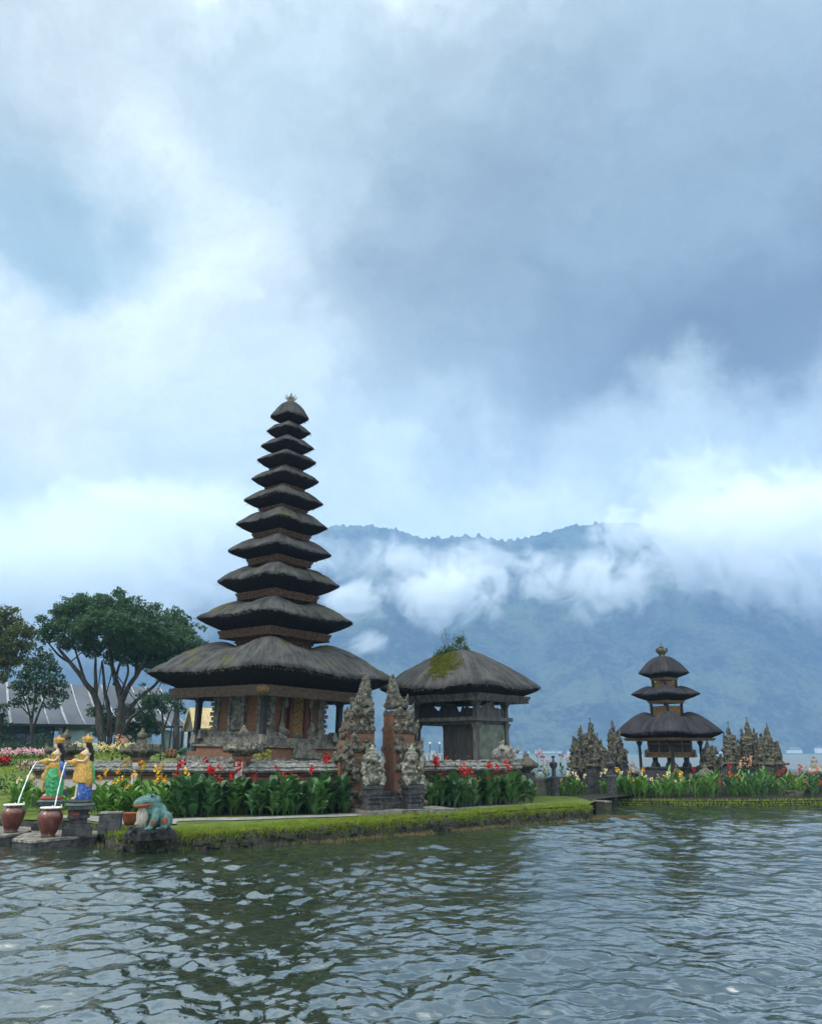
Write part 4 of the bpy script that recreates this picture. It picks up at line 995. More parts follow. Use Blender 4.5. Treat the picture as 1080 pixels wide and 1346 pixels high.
# split gate: two halves of brick and carved stone
def gate_half(label, cx, cy, rz, side):
    """side=+1: straight inner face towards local +x"""
    Gt = thing("split_gate_half", label, "gate", (cx, cy, .04), rz); Gt.scale = (.80, .86, .905); rr = random.Random(31 + side)
    def X(a, b): return (min(side * a, side * b), max(side * a, side * b))
    IN = .50                                             # local x of the inner face
    tiers = [(.40, 1.00, -.62, .62), (1.00, 1.75, -.56, .56), (1.75, 2.35, -.50, .52), (2.35, 2.95, -.36, .46), (2.95, 3.45, -.20, .38), (3.45, 3.75, -.02, .28)]
    mb = MB()
    for z0, z1, xo, hy in tiers[:5]:
        a, b = X(xo, IN); mb.slab(a, b, -hy, hy, z0, z1)
    for z0, z1, xo, hy in ((1.0, 1.9, -.78, .34), (1.9, 2.55, -.60, .30), (2.6, 3.25, -.44, .22)):       # outer wings
        a, b = X(xo, -.2); mb.slab(a, b, -hy, hy, z0, z1)
    mb.build("brick_core", MT['brick'], Gt)
    mb = MB()                                            # stone courses and carving
    for (z0, z1, xo, hy) in tiers:
        for j, (d, h) in enumerate(((.05, .07), (.10, .08), (.06, .07))):
            a, b = X(xo - d, IN - .02 + (.02 if j == 1 else 0)); zz = z1 - .12 + j * .075
            mb.slab(a, b, -hy - d, hy + d, zz - h / 2, zz + h / 2)
        nb = 3
        for sg in (-1, 1):
            for j in range(nb):
                x = xo + (IN - xo) * (j + .5) / nb
                flame(mb, side * x, sg * (hy + .05), z1 - .10, .12, .24, .07)
        for y in (-hy * .6, 0, hy * .6): flame(mb, side * (xo - .05), y, z1 - .08, .10, .26, .09, -side * .04)
        flame(mb, side * (xo - .05), -hy - .04, z1 - .06, .12, .36, .10, -side * .08)
    for j in range(4): mb.ball((side * (-.62 + .2 * j), -.40 + .04 * j, 1.2 + .62 * j), (.17, .17, .2), 8, 6)
    lumps(mb, rr, 90, (min(side * -.7, side * .42), max(side * -.7, side * .42), -.68, -.46, .5, 2.4), .05, .12)
    lumps(mb, rr, 56, (min(side * -.45, side * .42), max(side * -.45, side * .42), -.54, -.34, 2.2, 3.6), .05, .12)
    lumps(mb, rr, 40, (min(side * -.8, side * -.5), max(side * -.8, side * -.5), -.45, .45, .5, 2.2), .05, .11)
    # curled volutes on the outer wings
    for z, x in ((2.0, -.78), (2.72, -.58), (3.32, -.42), (3.72, -.16)):
        mb.ball((side * x, -.05, z), (.13, .18, .15), 8, 6); mb.ball((side * (x - .07), -.05, z + .14), (.08, .12, .08), 8, 6)
    carved = sculpt(mb, "carving", MT['gate_stone'], Gt, .024, 0, .085, .06)
    mb = MB()                                            # leafy spire
    a, b = X(.0, IN); mb.slab(a, b, -.26, .26, 3.70, 3.95); a, b = X(.16, IN); mb.slab(a, b, -.18, .18, 3.9, 4.2)
    for j in range(5):
        z = 3.72 + j * .17; w = .15 - .018 * j
        flame(mb, side * (.16 + .05 * j), -.22 + .03 * j, z, w, .34, .10, -side * .03); flame(mb, side * (.10 + .06 * j), .1, z, w, .34, .12, -side * .04); flame(mb, side * (.36), -.2 + .03 * j, z, w * .8, .30, .10)
    mb.box((side * .33, -.03, 4.30), (.14, .14, .24), .3, .8); flame(mb, side * .34, -.02, 4.08, .19, .50, .16); flame(mb, side * .24, -.08, 4.0, .15, .42, .13, -side * .04)
    sculpt(mb, "spire", MT['gate_stone'], Gt, .022, 0, .08, .06)
    return Gt
GD = Vector((math.cos(math.radians(26)), math.sin(math.radians(26)), 0)); GC = Vector((-.92, 25.35, 0))
g1 = GC - GD * .75; g2 = GC + GD * .66
gate_half("left half of the tall split gate, brick and lichened stone with leafy spire", g1.x, g1.y, math.radians(26), 1)
gate_half("right half of the tall split gate showing its bare brick inner face", g2.x, g2.y, math.radians(26), -1)
def build_gate_door():
    D = thing("gate_leaf", "dark iron gate leaf standing ajar between the two halves of the split gate", "gate", (GC.x - .28, GC.y + .1, .85), math.radians(75)); mb = MB()
    for i in range(7): mb.tube([(.08 * i, 0, 0), (.08 * i, 0, 1.15 + .25 * math.sin(i / 6 * PI / 2))], .014, 6)
    mb.tube([(0, 0, .08), (.48, 0, .08)], .016, 6); mb.tube([(0, 0, 1.1), (.48, 0, 1.1)], .016, 6); mb.build("gate_bars", MT['iron'], D)
    mb = MB(); mb.tube([(-.05, 0, -.4), (-.05, 0, 1.5)], .03, 8); mb.build("hinge_post", MT['iron'], D)
build_gate_door()
def build_steps():
    S = thing("stone_steps", "worn stone steps leading up to the split gate", "steps", (GC.x, GC.y - .1, 0), math.radians(26))
    for i, (y0, z, w) in enumerate(((-1.75, .52, 1.35), (-1.05, .66, .62), (-.72, .80, .58), (-.40, .94, .54))):
        mb = MB(); mb.slab(-w + (.25 if i == 0 else 0), w + (.25 if i == 0 else 0), y0, .9, (.3 if i == 0 else z - .14), z); mb.build("step", MT['stone_dark' if i else 'stone'], S)
build_steps()
def guardian(label, px, py, Y, rz, lean=0):
    """squat seated temple guardian on a moulded pedestal, thick with lichen"""
    p = at(px, py, Y); Gd = thing("guardian_statue", label, "statue", (p.x, Y, .42), rz); Gd.scale = (.78, .78, .78); rr = random.Random(px)
    mb = MB()
    for a, h, z0, z1 in ((.36, .36, 0, .16), (.31, .31, .16, .30), (.26, .26, .30, .62), (.31, .31, .62, .72), (.28, .28, .72, .84), (.32, .32, .84, .94)): mb.slab(-a, a, -h, h, z0, z1)
    for j in range(10): mb.ball((-.20 + .40 * (j % 5) / 4, -.27, .38 + .16 * (j // 5)), (.06, .05, .08), 6, 5)
    mb.build("pedestal", MT['stone_dark'], Gd)
    mb = MB(); z = .92
    mb.ball((0, .05, z + .22), (.33, .30, .26), 12, 8); mb.ball((0, .06, z + .55), (.27, .23, .32), 12, 8); mb.ball((0, -.02, z + .95), (.20, .20, .21), 12, 8)
    mb.ball((0, -.17, z + .90), (.11, .09, .09), 8, 6)                                    # muzzle
    for s in (-1, 1):
        mb.tube([(s * .2, .05, z + .12), (s * .34, -.22, z + .26), (s * .26, -.30, z + .02)], [.13, .12, .09], 8)        # bent legs
        mb.tube([(s * .24, .03, z + .72), (s * .38, -.10, z + .48), (s * (.16 if s > 0 else .3), -.28, z + (.62 if s > 0 else .40))], [.10, .085, .08], 8)
        mb.ball((s * .21, 0, z + 1.0), (.07, .06, .11), 6, 5); mb.ball((s * .07, -.18, z + 1.0), (.04, .04, .04), 6, 5)
        mb.ball((s * .28, .1, z + .7), (.12, .12, .12), 8, 6)
    mb.tube([(.2, -.3, z + .55), (.3, -.32, z + .85), (.26, -.28, z + 1.12)], [.07, .08, .04], 8)     # club
    mb.lathe([(.19, 0), (.22, .05), (.13, .12), (.15, .18), (.07, .26), (.02, .36)], 10, (0, .02, z + 1.06))
    lumps(mb, rr, 34, (-.33, .33, -.30, .25, z + .05, z + 1.0), .05, .09)
    sculpt(mb, "figure", MT['stone_lichen'], Gd, .024, 1, .045, .06)
    return Gd
guardian("lichen-white seated guardian on the left pedestal of the split gate", 489, 1040, 23.75, math.radians(20))
guardian("lichen-white seated guardian on the right pedestal of the split gate", 541, 1040, 24.35, math.radians(26))

def beast_post():
    p = at(662, 1000, 28.3); B = thing("wall_post", "weathered post at the wall's end with a horned beast's head, right of the pavilion", "post", (p.x, 28.3, 0), math.radians(30)); rr = random.Random(3)
    mb = MB(); mb.slab(-.17, .17, -.17, .17, .3, 1.72); mb.slab(-.22, .22, -.22, .22, 1.5, 1.62); mb.build("shaft", MT['orange_band'], B)
    mb = MB(); mb.slab(-.24, .24, -.24, .24, 1.72, 1.80); mb.ball((0, 0, 2.0), (.30, .26, .26), 12, 8); mb.ball((.2, -.1, 1.94), (.22, .18, .16), 10, 6)
    mb.tube([(.28, -.1, 2.0), (.46, -.12, 2.06), (.56, -.12, 2.26)], [.10, .08, .03], 8); mb.tube([(.0, 0, 2.2), (-.1, 0, 2.34), (.05, 0, 2.42)], [.09, .07, .03], 8)
    mb.ball((-.28, 0, 1.98), (.14, .2, .18), 8, 6); mb.ball((.12, -.24, 2.1), (.07, .06, .07), 8, 6); lumps(mb, rr, 22, (-.3, .3, -.25, .25, 1.8, 2.2), .05, .08)
    sculpt(mb, "beast_head", MT['stone'], B, .026, 1, .05, .07)
beast_post()

# ------------------------------------------------------------------ golden fountain figures, jars and frog
def platform(label, poly, z0, z1):
    P = thing("fountain_platform", label, "platform")
    mb = MB(); mb.prism(poly, z0, z1 - .05); mb.build("platform_side", MT['stone_dark'], P)
    cx = sum(x for x, y in poly) / len(poly); cy = sum(y for x, y in poly) / len(poly)
    mb = MB(); mb.prism([(cx + (x - cx) * 1.02, cy + (y - cy) * 1.02) for x, y in poly], z1 - .05, z1); mb.build("platform_top", MT['stone'], P)
    return P
def G2(px, py, z): v = ground(px, py, z); return (v.x, v.y)
platform("wet dark stone platform in the lake under the nearer brown jar and statue", [G2(17, 1103, .2), G2(42, 1105.5, .2), G2(127, 1097, .2), G2(130, 1090, .2), G2(96, 1087, .2), G2(40, 1092, .2)], -.5, .2)
platform("dark stone ledge in the lake under the brown jar at the left edge", [G2(-30, 1101, .2), G2(-2, 1099, .2), G2(40, 1094, .2), G2(40, 1087, .2), G2(-10, 1086, .2), G2(-40, 1092, .2)], -.5, .2)
def fountain_lady(label, px, pyb, zb, kind, rz, K=.86):
    """gilded figure leaning on a water pot it pours from, on a moulded pedestal"""
    b = ground(px, pyb, zb); L = thing("fountain_statue", label, "statue", b, rz); L.scale = (K * .9, K * .9, K)
    def zm(t): return t * 1.24 if t < .75 else .93 + (t - .75) * .82
    def stretch(mb): mb.v = [(x, y, .88 + zm(v - .88) if v > .88 else v) for x, y, v in mb.v]; return mb
    # faces local -x (towards the jars)
    mb = MB()
    mb.slab(-.40, .40, -.40, .40, 0, .20); mb.slab(-.33, .33, -.33, .33, .20, .28); mb.slab(-.24, .24, -.24, .24, .28, .58); mb.slab(-.30, .30, -.30, .30, .44, .52); mb.slab(-.30, .30, -.30, .30, .58, .66); mb.slab(-.38, .38, -.38, .38, .66, .74); mb.build("pedestal", MT['stone_dark'], L)
    mb = MB(); mb.lathe([(.40, .74), (.43, .76), (.41, .80), (.36, .81)], 20); mb.build("basin_rim", mat('green_grey_stone', (.09, .13, .11), (.06, .09, .08), 8, .8, .3), L)
    mb = MB(); mb.lathe([(.33, .81), (.35, .85), (.32, .89), (.3, .90)], 18); mb.build("foot_slab", MT['red_paint'] if kind == 0 else MT['stone_dark'], L)
    z = .88
    mb = MB()                                            # one continuous painted body
    mb.tube([(.02, 0, z + .75), (.00, 0, z + .95), (.03, 0, z + 1.12)], [.15, .125, .155], 12); mb.ball((.0, 0, z + 1.08), (.12, .17, .12), 12, 8)
    for s in (-1, 1): mb.ball((-.09, s * .075, z + 1.08), (.065, .065, .065), 8, 6)
    mb.tube([(.03, 0, z + 1.15), (.015, 0, z + 1.30)], [.055, .05], 8); mb.ball((-.01, 0, z + 1.37), (.095, .08, .115), 12, 8); mb.ball((-.09, 0, z + 1.36), (.022, .018, .028), 6, 5); mb.ball((-.07, 0, z + 1.295), (.04, .035, .03), 6, 5)
    for s in (-1, 1):
        mb.ball((.02, s * .16, z + 1.15), (.07, .065, .07), 8, 6)
        mb.tube([(.03, s * .175, z + 1.15), (.06, s * .20, z + .93), (-.02, s * .19, z + .84)], [.055, .045, .04], 8)
        mb.tube([(-.02, s * .19, z + .84), (-.16, s * .12, z + .86), (-.25, s * .05, z + .90 + (.12 if s > 0 else 0))], [.04, .034, .028], 8)
        mb.tube([(-.05, s * .08, z + .6), (-.10, s * .08, z + .3), (-.14, s * .08, z + .03)], [.10, .075, .05], 8); mb.ball((-.19, s * .08, z + .035), (.09, .045, .035), 8, 6)
        for f in range(5):
            a = -.02 + .012 * f; mb.tube([(-.25, s * .05 + a - .02, z + .91 + (.12 if s > 0 else 0)), (-.31, s * .04 + a - .02, z + .915 + (.13 if s > 0 else 0) - .006 * f)], [.011, .007], 5)
    sculpt(stretch(mb), "body", MT['skin_paint'], L, .0165, 2)
    mb = MB()                                            # bodice and chest ornaments
    mb.tube([(.02, 0, z + .74), (.0, 0, z + .92), (.0, 0, z + 1.06)], [.165, .137, .16], 12)
    for s in (-1, 1): mb.ball((-.085, s * .075, z + 1.07), (.078, .076, .072), 8, 6); mb.tube([(.02, s * .19, z + 1.06), (.035, s * .205, z + 1.02)], [.066, .066], 8)
    sculpt(stretch(mb), "bodice", MT['gold'], L, .017, 1, .02, .03)
    mb = MB()                                            # skirt
    if kind == 0:
        mb.lathe([(.25, .0), (.27, .1), (.26, .3), (.23, .55), (.20, .74), (.17, .82)], 14, (.06, 0, z)); mb.ball((-.02, -.06, z + .38), (.26, .20, .30), 10, 8); mb.ball((.06, -.08, z + .14), (.24, .20, .16), 10, 8)
        for j in range(5): mb.tube([(-.22 + .02 * j, -.14, z + .55 - .1 * j), (.0, -.27, z + .42 - .1 * j), (.22, -.14, z + .5 - .1 * j)], .035, 6)
    else:
        mb.lathe([(.20, .0), (.22, .1), (.23, .3), (.21, .5), (.18, .7)], 14, (.05, 0, z))
        for j in range(7): mb.tube([(.05 + .22 * math.cos(j * .9), .22 * math.sin(j * .9), z + .02), (.05 + .2 * math.cos(j * .9), .2 * math.sin(j * .9), z + .5)], .035, 6)
    sculpt(stretch(mb), "skirt", MT['green_paint'] if kind == 0 else MT['blue_paint'], L, .02, 2)
    mb = MB()                                            # gold overskirt and hanging front panel
    if kind == 0:
        mb.tube([(-.12, -.02, z + .80), (-.26, -.05, z + .52), (-.30, -.04, z + .10)], [.10, .07, .035], 8); mb.lathe([(.20, .64), (.22, .72), (.17, .84)], 14, (.02, 0, z)); mb.tube([(.1, -.17, z + .78), (.24, -.2, z + .4)], [.09, .05], 8)
        mb.ball((-.30, -.02, z + .46), (.09, .09, .10), 8, 6)
    else:
        mb.lathe([(.27, .36), (.26, .5), (.22, .7), (.17, .86)], 14, (.04, 0, z)); mb.tube([(-.14, 0, z + .8), (-.2, -.02, z + .38)], [.12, .10], 8); mb.ball((.14, -.12, z + .44), (.16, .14, .2), 8, 6)
    sculpt(stretch(mb), "overskirt", MT['gold'], L, .02, 1, .03, .04)
    mb = MB()                                            # sash
    if kind == 0: mb.tube([(.12, -.19, z + .88), (.22, -.22, z + .66), (.34, -.19, z + .42)], [.03, .08, .05], 8)
    else: mb.tube([(.2, .0, z + .9), (.28, -.1, z + .62), (.33, -.1, z + .34)], [.03, .05, .03], 8)
    sculpt(stretch(mb), "sash", MT['blue_paint'] if kind == 0 else MT['green_paint'], L, .018, 1)
    mb = MB(); mb.ball((.05, 0, z + 1.38), (.105, .10, .12), 10, 8); mb.tube([(.11, 0, z + 1.36), (.17, 0, z + 1.15), (.19, 0, z + .86), (.17, 0, z + .66)], [.07, .075, .07, .03], 8)
    sculpt(stretch(mb), "hair", MT['black_paint'], L, .018, 1)
    mb = MB(); mb.lathe([(.115, 0), (.14, .03), (.13, .07), (.15, .10), (.12, .13), (.05, .22), (.015, .30)], 14, (.02, 0, z + 1.44))
    for a in range(9):
        t = 2 * PI * a / 9; mb.tube([(.02 + .12 * math.cos(t), .12 * math.sin(t), z + 1.50), (.02 + .16 * math.cos(t), .16 * math.sin(t), z + 1.57), (.02 + .13 * math.cos(t), .13 * math.sin(t), z + 1.66)], [.03, .03, .008], 6)
    sculpt(stretch(mb), "crown", MT['gold'], L, .012, 0, .01, .03)
    for s in (-1, 1):
        mb = MB(); mb.ball((-.088, s * .034, z + 1.385), (.012, .016, .008), 6, 4); stretch(mb).build("eye", MT['black_paint'], L, True)
    mb = MB(); mb.ball((-.10, 0, z + 1.318), (.012, .026, .009), 6, 4); stretch(mb).build("mouth", MT['red_paint'], L, True)
    mb = MB(); c = (-.30, -.02, z + .82)                # water pot lying on the hip, mouth forward
    mb.ball((c[0] + .04, c[1], c[2]), (.13, .12, .12), 12, 8); mb.tube([(c[0] - .04, c[1], c[2]), (c[0] - .16, c[1], c[2] - .02), (c[0] - .19, c[1], c[2] - .02)], [.07, .065, .085], 10)
    sculpt(stretch(mb), "water_pot", MT['gold'], L, .015, 1)
    if kind == 1:
        mb = MB(); mb.slab(-.30, -.24, -.02, .16, .44, .60); mb.slab(-.24, .02, -.285, -.24, .42, .60); mb.build("plaque", MT['red_paint'], L)
    M = Matrix.Translation(b) @ Matrix.Rotation(rz, 4, 'Z')
    return M @ Vector(((c[0] - .19) * K * .9, c[1] * K * .9, (.88 + zm(c[2] - .02 - .88)) * K))
m1 = fountain_lady("gilded fountain statue in a swirling green skirt pouring water, left of the pair", 63, 1090.5, .2, 0, math.radians(18))
m2 = fountain_lady("gilded fountain statue in blue trousers and gold overskirt pouring water, right of the pair", 101, 1098, .2, 1, math.radians(18))
def jar(label, px, py, s):
    b = ground(px, py, .2); J = thing("water_jar", label, "jar", b)
    prof = [(.20, 0), (.215, .03), (.19, .05), (.235, .16), (.30, .32), (.345, .46), (.36, .56), (.345, .64), (.30, .71), (.25, .755), (.235, .79), (.235, .82)]
    mb = MB(); mb.lathe([(r * s, z * s) for r, z in prof], 32); mb.build("jar_body", MT['jar_glaze'], J, True)
    mb = MB(); pr = [(.22, .80), (.27, .80), (.315, .815), (.32, .835), (.30, .85), (.25, .85), (.23, .82), (.21, .70)]
    n = 32; vs = []; fs = []
    for r, z in pr:
        for k in range(n): t = 2 * PI * k / n; vs.append((r * s * math.cos(t), r * s * math.sin(t), z * s))
    for i in range(len(pr) - 1):
        for k in range(n): fs.append((i * n + k, i * n + (k + 1) % n, (i + 1) * n + (k + 1) % n, (i + 1) * n + k))
    mb.add(vs, fs); mb.build("rim", MT['white_rim'], J, True)
    mb = MB(); mb.lathe([(.235 * s, .76 * s), (.235 * s, .80 * s)], 24); mb.build("water", MT['spray'], J)
    return b + Vector((0, 0, .80 * s)), J
t1, j1 = jar("brown glazed jar with white rim at the far left, taking the green-skirted statue's stream", 14, 1094.5, .75)
t2, j2 = jar("brown glazed jar with white rim in front, taking the blue-trousered statue's stream", 63, 1100.5, .75)
def stream(label, a, b):
    b = b + Vector((.06, .02, -.02)); pts = []; rad = []
    for i in range(22):
        t = i / 21; p = a.lerp(b, t); h = (b.z - a.z); p.z = a.z + .06 * math.sin(min(1, t * 4) * PI / 2) * (1 - t) + h * t ** 1.75
        pts.append(p); rad.append(.010 + .004 * math.sin(i * 2.1) + (.006 * t))
    mb = MB(); mb.tube(pts, rad, 7); rr = random.Random(2)
    S = tag(mb.build("water_stream", MT['spray'], smooth=True), label, "water stream")
    mb = MB()
    for j in range(12): mb.ball((b.x + rr.gauss(0, .06), b.y + rr.gauss(0, .06), b.z + abs(rr.gauss(.03, .04))), rr.uniform(.008, .02), 6, 4)
    o = mb.build("splash", MT['spray'], S, True); o['kind'] = 'stuff'
stream("thin arc of water falling from the green-skirted statue's pot", m1, t1)
stream("thin arc of water falling from the blue-trousered statue's pot", m2, t2)

def frog():
    b = ground(197, 1094, .40); b.z = .35; F = thing("frog_statue", "large seated turquoise frog statue with rust stains on a mossy stone slab", "statue", b, math.radians(40)); k = .95
    # faces local -x, slightly towards the viewer
    mb = MB(); mb.box((.02, 0, .0), (.44, .36, .09), .1, .92); mb.box((.03, .02, .10), (.37, .30, .05), -.05, .93)
    for j in range(14): mb.ball((.44 * math.cos(j * .45), .36 * math.sin(j * .45), .02 + .05 * (j % 3)), (.09, .08, .05), 6, 4); sculpt(mb, "stone_slab", MT['stone_dark'], F, .022, 1, .04, .08)
    z = .14
    mb = MB()
    mb.ball((.14, 0, z + .34), (.30, .27, .34), 14, 10); mb.ball((.0, 0, z + .50), (.28, .26, .28), 14, 10)
    mb.ball((-.16, 0, z + .69), (.30, .25, .155), 14, 10); mb.ball((-.34, 0, z + .66), (.17, .20, .10), 12, 8); mb.ball((.02, 0, z + .72), (.22, .23, .13), 12, 8)
    for s in (-1, 1):
        mb.ball((-.06, s * .15, z + .83), (.075, .06, .065), 10, 8)
        mb.tube([(.02, s * .22, z + .50), (-.03, s * .30, z + .26), (-.13, s * .27, z + .04)], [.13, .105, .07], 10); mb.ball((-.18, s * .28, z + .03), (.12, .09, .045), 8, 6)
        for f in range(4): mb.tube([(-.2, s * .28, z + .03), (-.31 + .02 * abs(f - 1.5), s * (.20 + .055 * f), z + .015)], [.032, .02], 6)
        mb.ball((.30, s * .26, z + .22), (.20, .14, .23), 12, 8); mb.tube([(.34, s * .32, z + .12), (.18, s * .35, z + .04)], [.10, .06], 8); mb.ball((.14, s * .36, z + .025), (.16, .08, .04), 8, 6)
    sculpt(mb, "body", MT['frog'], F, .02, 3, .012, .05)
    mb = MB(); mb.ball((-.235, 0, z + .33), (.155, .20, .30), 12, 10); mb.ball((-.20, 0, z + .12), (.12, .14, .14), 10, 8); sculpt(mb, "belly", MT['belly'], F, .02, 2, .015, .04)
    mb = MB(); mb.tube([(-.05, -.265, z + .625), (-.22, -.262, z + .62), (-.40, -.19, z + .60), (-.49, 0, z + .60), (-.40, .19, z + .60), (-.22, .262, z + .62), (-.05, .265, z + .625)], [.02, .035, .04, .042, .04, .035, .02], 8)
    mb.ball((-.22, 0, z + .58), (.24, .225, .055), 12, 6); sculpt(mb, "mouth", MT['rust'], F, .018, 1)
    for s in (-1, 1):
        mb = MB(); mb.ball((-.105, s * .175, z + .835), (.035, .035, .035), 8, 6); mb.build("eye", MT['black_paint'], F, True)
        mb = MB(); mb.ball((-.09, s * .352, z + .19), (.075, .03, .10), 8, 6); sculpt(mb, "rust_patch", MT['rust'], F, .02, 2); mb = MB(); mb.ball((.24, s * .375, z + .2), (.10, .035, .11), 8, 6); sculpt(mb, "rust_patch", MT['rust'], F, .02, 2)
    for c in [c for c in bpy.data.objects if c.parent == F and c.name.split('.')[0] != 'stone_slab']: c.scale = (.80, .80, .80)
    return F
frog()
def block():
    b = ground(144, 1092, .36); B = thing("stone_block", "small dark squared stone block between the frog and the statues", "stone block", b, math.radians(12))
    mb = MB(); mb.slab(-.23, .23, -.2, .2, -.05, .36, .97); mb.build("block", MT['stone_dark'], B); mb = MB(); mb.slab(-.235, .235, -.205, .205, .36, .39); mb.build("cap", MT['stone'], B)
block()
pot = ground(170, 1085, .40)
mb = MB(); mb.lathe([(.10, 0), (.15, .1), (.17, .24), (.19, .27), (.17, .28)], 16); o = mb.build("flower_pot", MT['rust'], smooth=True, loc=pot); tag(o, "rust-red clay flower pot half hidden behind the frog", "flower pot")

# ------------------------------------------------------------------ stonework on the far island and the link
def spired_gate(label, px, pyt, pyb, Y, w, rz, seed, mt='stone_moss', n=4, hollow=False):
    """weathered lava-stone shrine, bulky below, narrowing unevenly to a thin leafy spire"""
    b = at(px, pyb, Y); t = at(px, pyt, Y); H = t.z - b.z; S = thing("stone_spire", label, "stone shrine", (b.x, Y, b.z - .25), rz); rr = random.Random(seed)
    mb = MB(); H += .25
    mb.slab(-w * .9, w * .9, -w * .7, w * .7, 0, H * .40); mb.slab(-w * 1.05, w * 1.05, -w * .85, w * .85, 0, H * .12); mb.build("base", MT['stone_dark'], S)
    mb = MB(); zz = H * .34
    for i in range(n):
        u = i / n; ww = w * (1.0 - .58 * u ** .8) * rr.uniform(.9, 1.1); h = H * (.125 - .012 * i); ox = w * rr.uniform(-.12, .12); tw = rr.uniform(-.5, .5)
        mb.box((ox, 0, zz + h * .5), (ww * .80, ww * .66, h * .56), tw * .4, rr.uniform(.82, .98))
        if i % 2 == 0: mb.box((ox, 0, zz + h * .78), (ww * .95, ww * .78, h * .10), tw * .3)
        for k in range(16):
            a = rr.uniform(0, 2 * PI); q = rr.uniform(.70, 1.10)
            flame(mb, ox + ww * q * math.cos(a), ww * .85 * q * math.sin(a), zz + h * rr.uniform(-.3, .7), w * rr.uniform(.08, .22), h * rr.uniform(.7, 2.0), w * rr.uniform(.08, .18), .10 * w * math.cos(a))
        lumps(mb, rr, 26, (ox - ww, ox + ww, -ww * .85, ww * .85, zz, zz + h), w * .06, w * .20); zz += h * .92
    top = H - zz; ox = w * rr.uniform(-.12, .12)
    mb.lathe([(w * .34, -.1 * top), (w * .26, top * .16), (w * .30, top * .22), (w * .17, top * .34), (w * .21, top * .42), (w * .11, top * .58), (w * .13, top * .64), (w * .05, top * .85), (.012, top)], 9, (ox, 0, zz))
    for k in range(10):
        a = rr.uniform(0, 2 * PI); u = rr.uniform(0, .6); q = w * (.30 - .24 * u); flame(mb, ox + q * math.cos(a), q * math.sin(a), zz + top * (u - .08), w * .10, top * .26, w * .09)
    sculpt(mb, "spire", MT[mt], S, max(.022, w * .04), 0, .12, .09)
    return S
spired_gate("weathered stone shrine with short mossy spire, left one of the pair by the link path", 766, 951, 1046, 37.6, .56, math.radians(25), 1)
spired_gate("tall stone shrine with sharp mossy spire over a dark doorway, right of the pair", 782, 944, 1048, 37.2, .60, math.radians(25), 2)
spired_gate("leaning mossy stone spire standing left of the small black-roofed tower", 811, 944, 1040, 38.2, .50, math.radians(20), 3)
spired_gate("blunt rounded stone pillar behind the right eave of the small tower", 935, 970, 1030, 40.5, .50, math.radians(10), 5, n=4)
spired_gate("slim tapering stone spire, left one of the three right of the small tower", 966, 949, 1040, 38.6, .42, math.radians(15), 6)
spired_gate("tallest stone spire, middle one of the three right of the small tower", 991, 943, 1040, 39.0, .56, math.radians(15), 7)
spired_gate("broad stone spire, right one of the three beyond the small tower", 1016, 950, 1040, 38.2, .58, math.radians(15), 8)
def urn(label, px, pyt, pyb, Y, s, mt='stone_moss'):
    b = at(px, pyb, Y); t = at(px, pyt, Y); k = (t.z - b.z) / .80; U = thing("stone_urn", label, "urn", (b.x, Y, b.z - .3)); 
    mb = MB(); mb.slab(-.28 * k, .28 * k, -.28 * k, .28 * k, -.4, .3); mb.build("plinth", MT['stone_dark'], U)
    mb = MB(); mb.lathe([(r * k, z * k + .3) for r, z in [(.16, 0), (.20, .10), (.30, .16), (.44, .24), (.43, .32), (.34, .38), (.26, .46), (.16, .52), (.10, .58), (.12, .64), (.07, .70), (.02, .80)]], 14)
    rr = random.Random(px); 
    for a in range(10): tt = a * PI / 5; mb.ball((.4 * k * math.cos(tt), .4 * k * math.sin(tt), .3 + .27 * k), (.08 * k, .08 * k, .10 * k), 6, 5)
    sculpt(mb, "urn_body", MT[mt], U, .026, 1, .05, .07); return U
urn("mossy lidded stone urn beside the red canna bed, left of the lantern pillar", 692, 987, 1016, 30.6, 1)
urn("brown lidded stone urn at the right edge of the far island", 1073, 994, 1026, 37.5, 1, 'stone')
urn("low mossy stone urn right of the small tower's front corner", 928, 1003, 1028, 37.8, 1)
urn("grey knobbly stone urn left of the small tower's base", 832, 1000, 1024, 39.2, 1, 'stone')
def pillar(label, px, pyt, pym, pyb, Y, r, lantern):
    b = at(px, pyb, Y); zt = at(px, pyt, Y).z - b.z; zm = at(px, pym, Y).z - b.z; P = thing("stone_pillar", label, "pillar", (b.x, Y, b.z))
    mb = MB(); mb.lathe([(r * 1.1, -.5), (r * 1.1, .08), (r, .1), (r, zm - .08), (r * 1.1, zm - .06), (r * 1.1, zm), (r * .9, zm + .04)], 14); mb.build("shaft", MT['stone_dark'], P)
    h = zt - zm; mb = MB(); mb.lathe([(r * .5, zm + .03), (r * .45, zm + h * .4), (r * .8, zm + h * .5), (r * 1.0, zm + h * .62), (r * .95, zm + h * .72), (r * .3, zm + h * .76), (r * .15, zm + h)], 10)
    if lantern: mb.ball((0, 0, zt), (r * .55, r * .3, r * .3), 8, 5)
    sculpt(mb, "lantern_top", MT['stone_dark'], P, .02, 1, .02, .06); return P
pillar("round dark stone pillar with a cup-shaped lantern, by the link path", 729, 995, 1022, 1047, 34.3, .17, True)
pillar("thicker dark stone pillar standing at the water before the leaning spire", 805, 996, 1020, 1052, 35.2, .20, False)
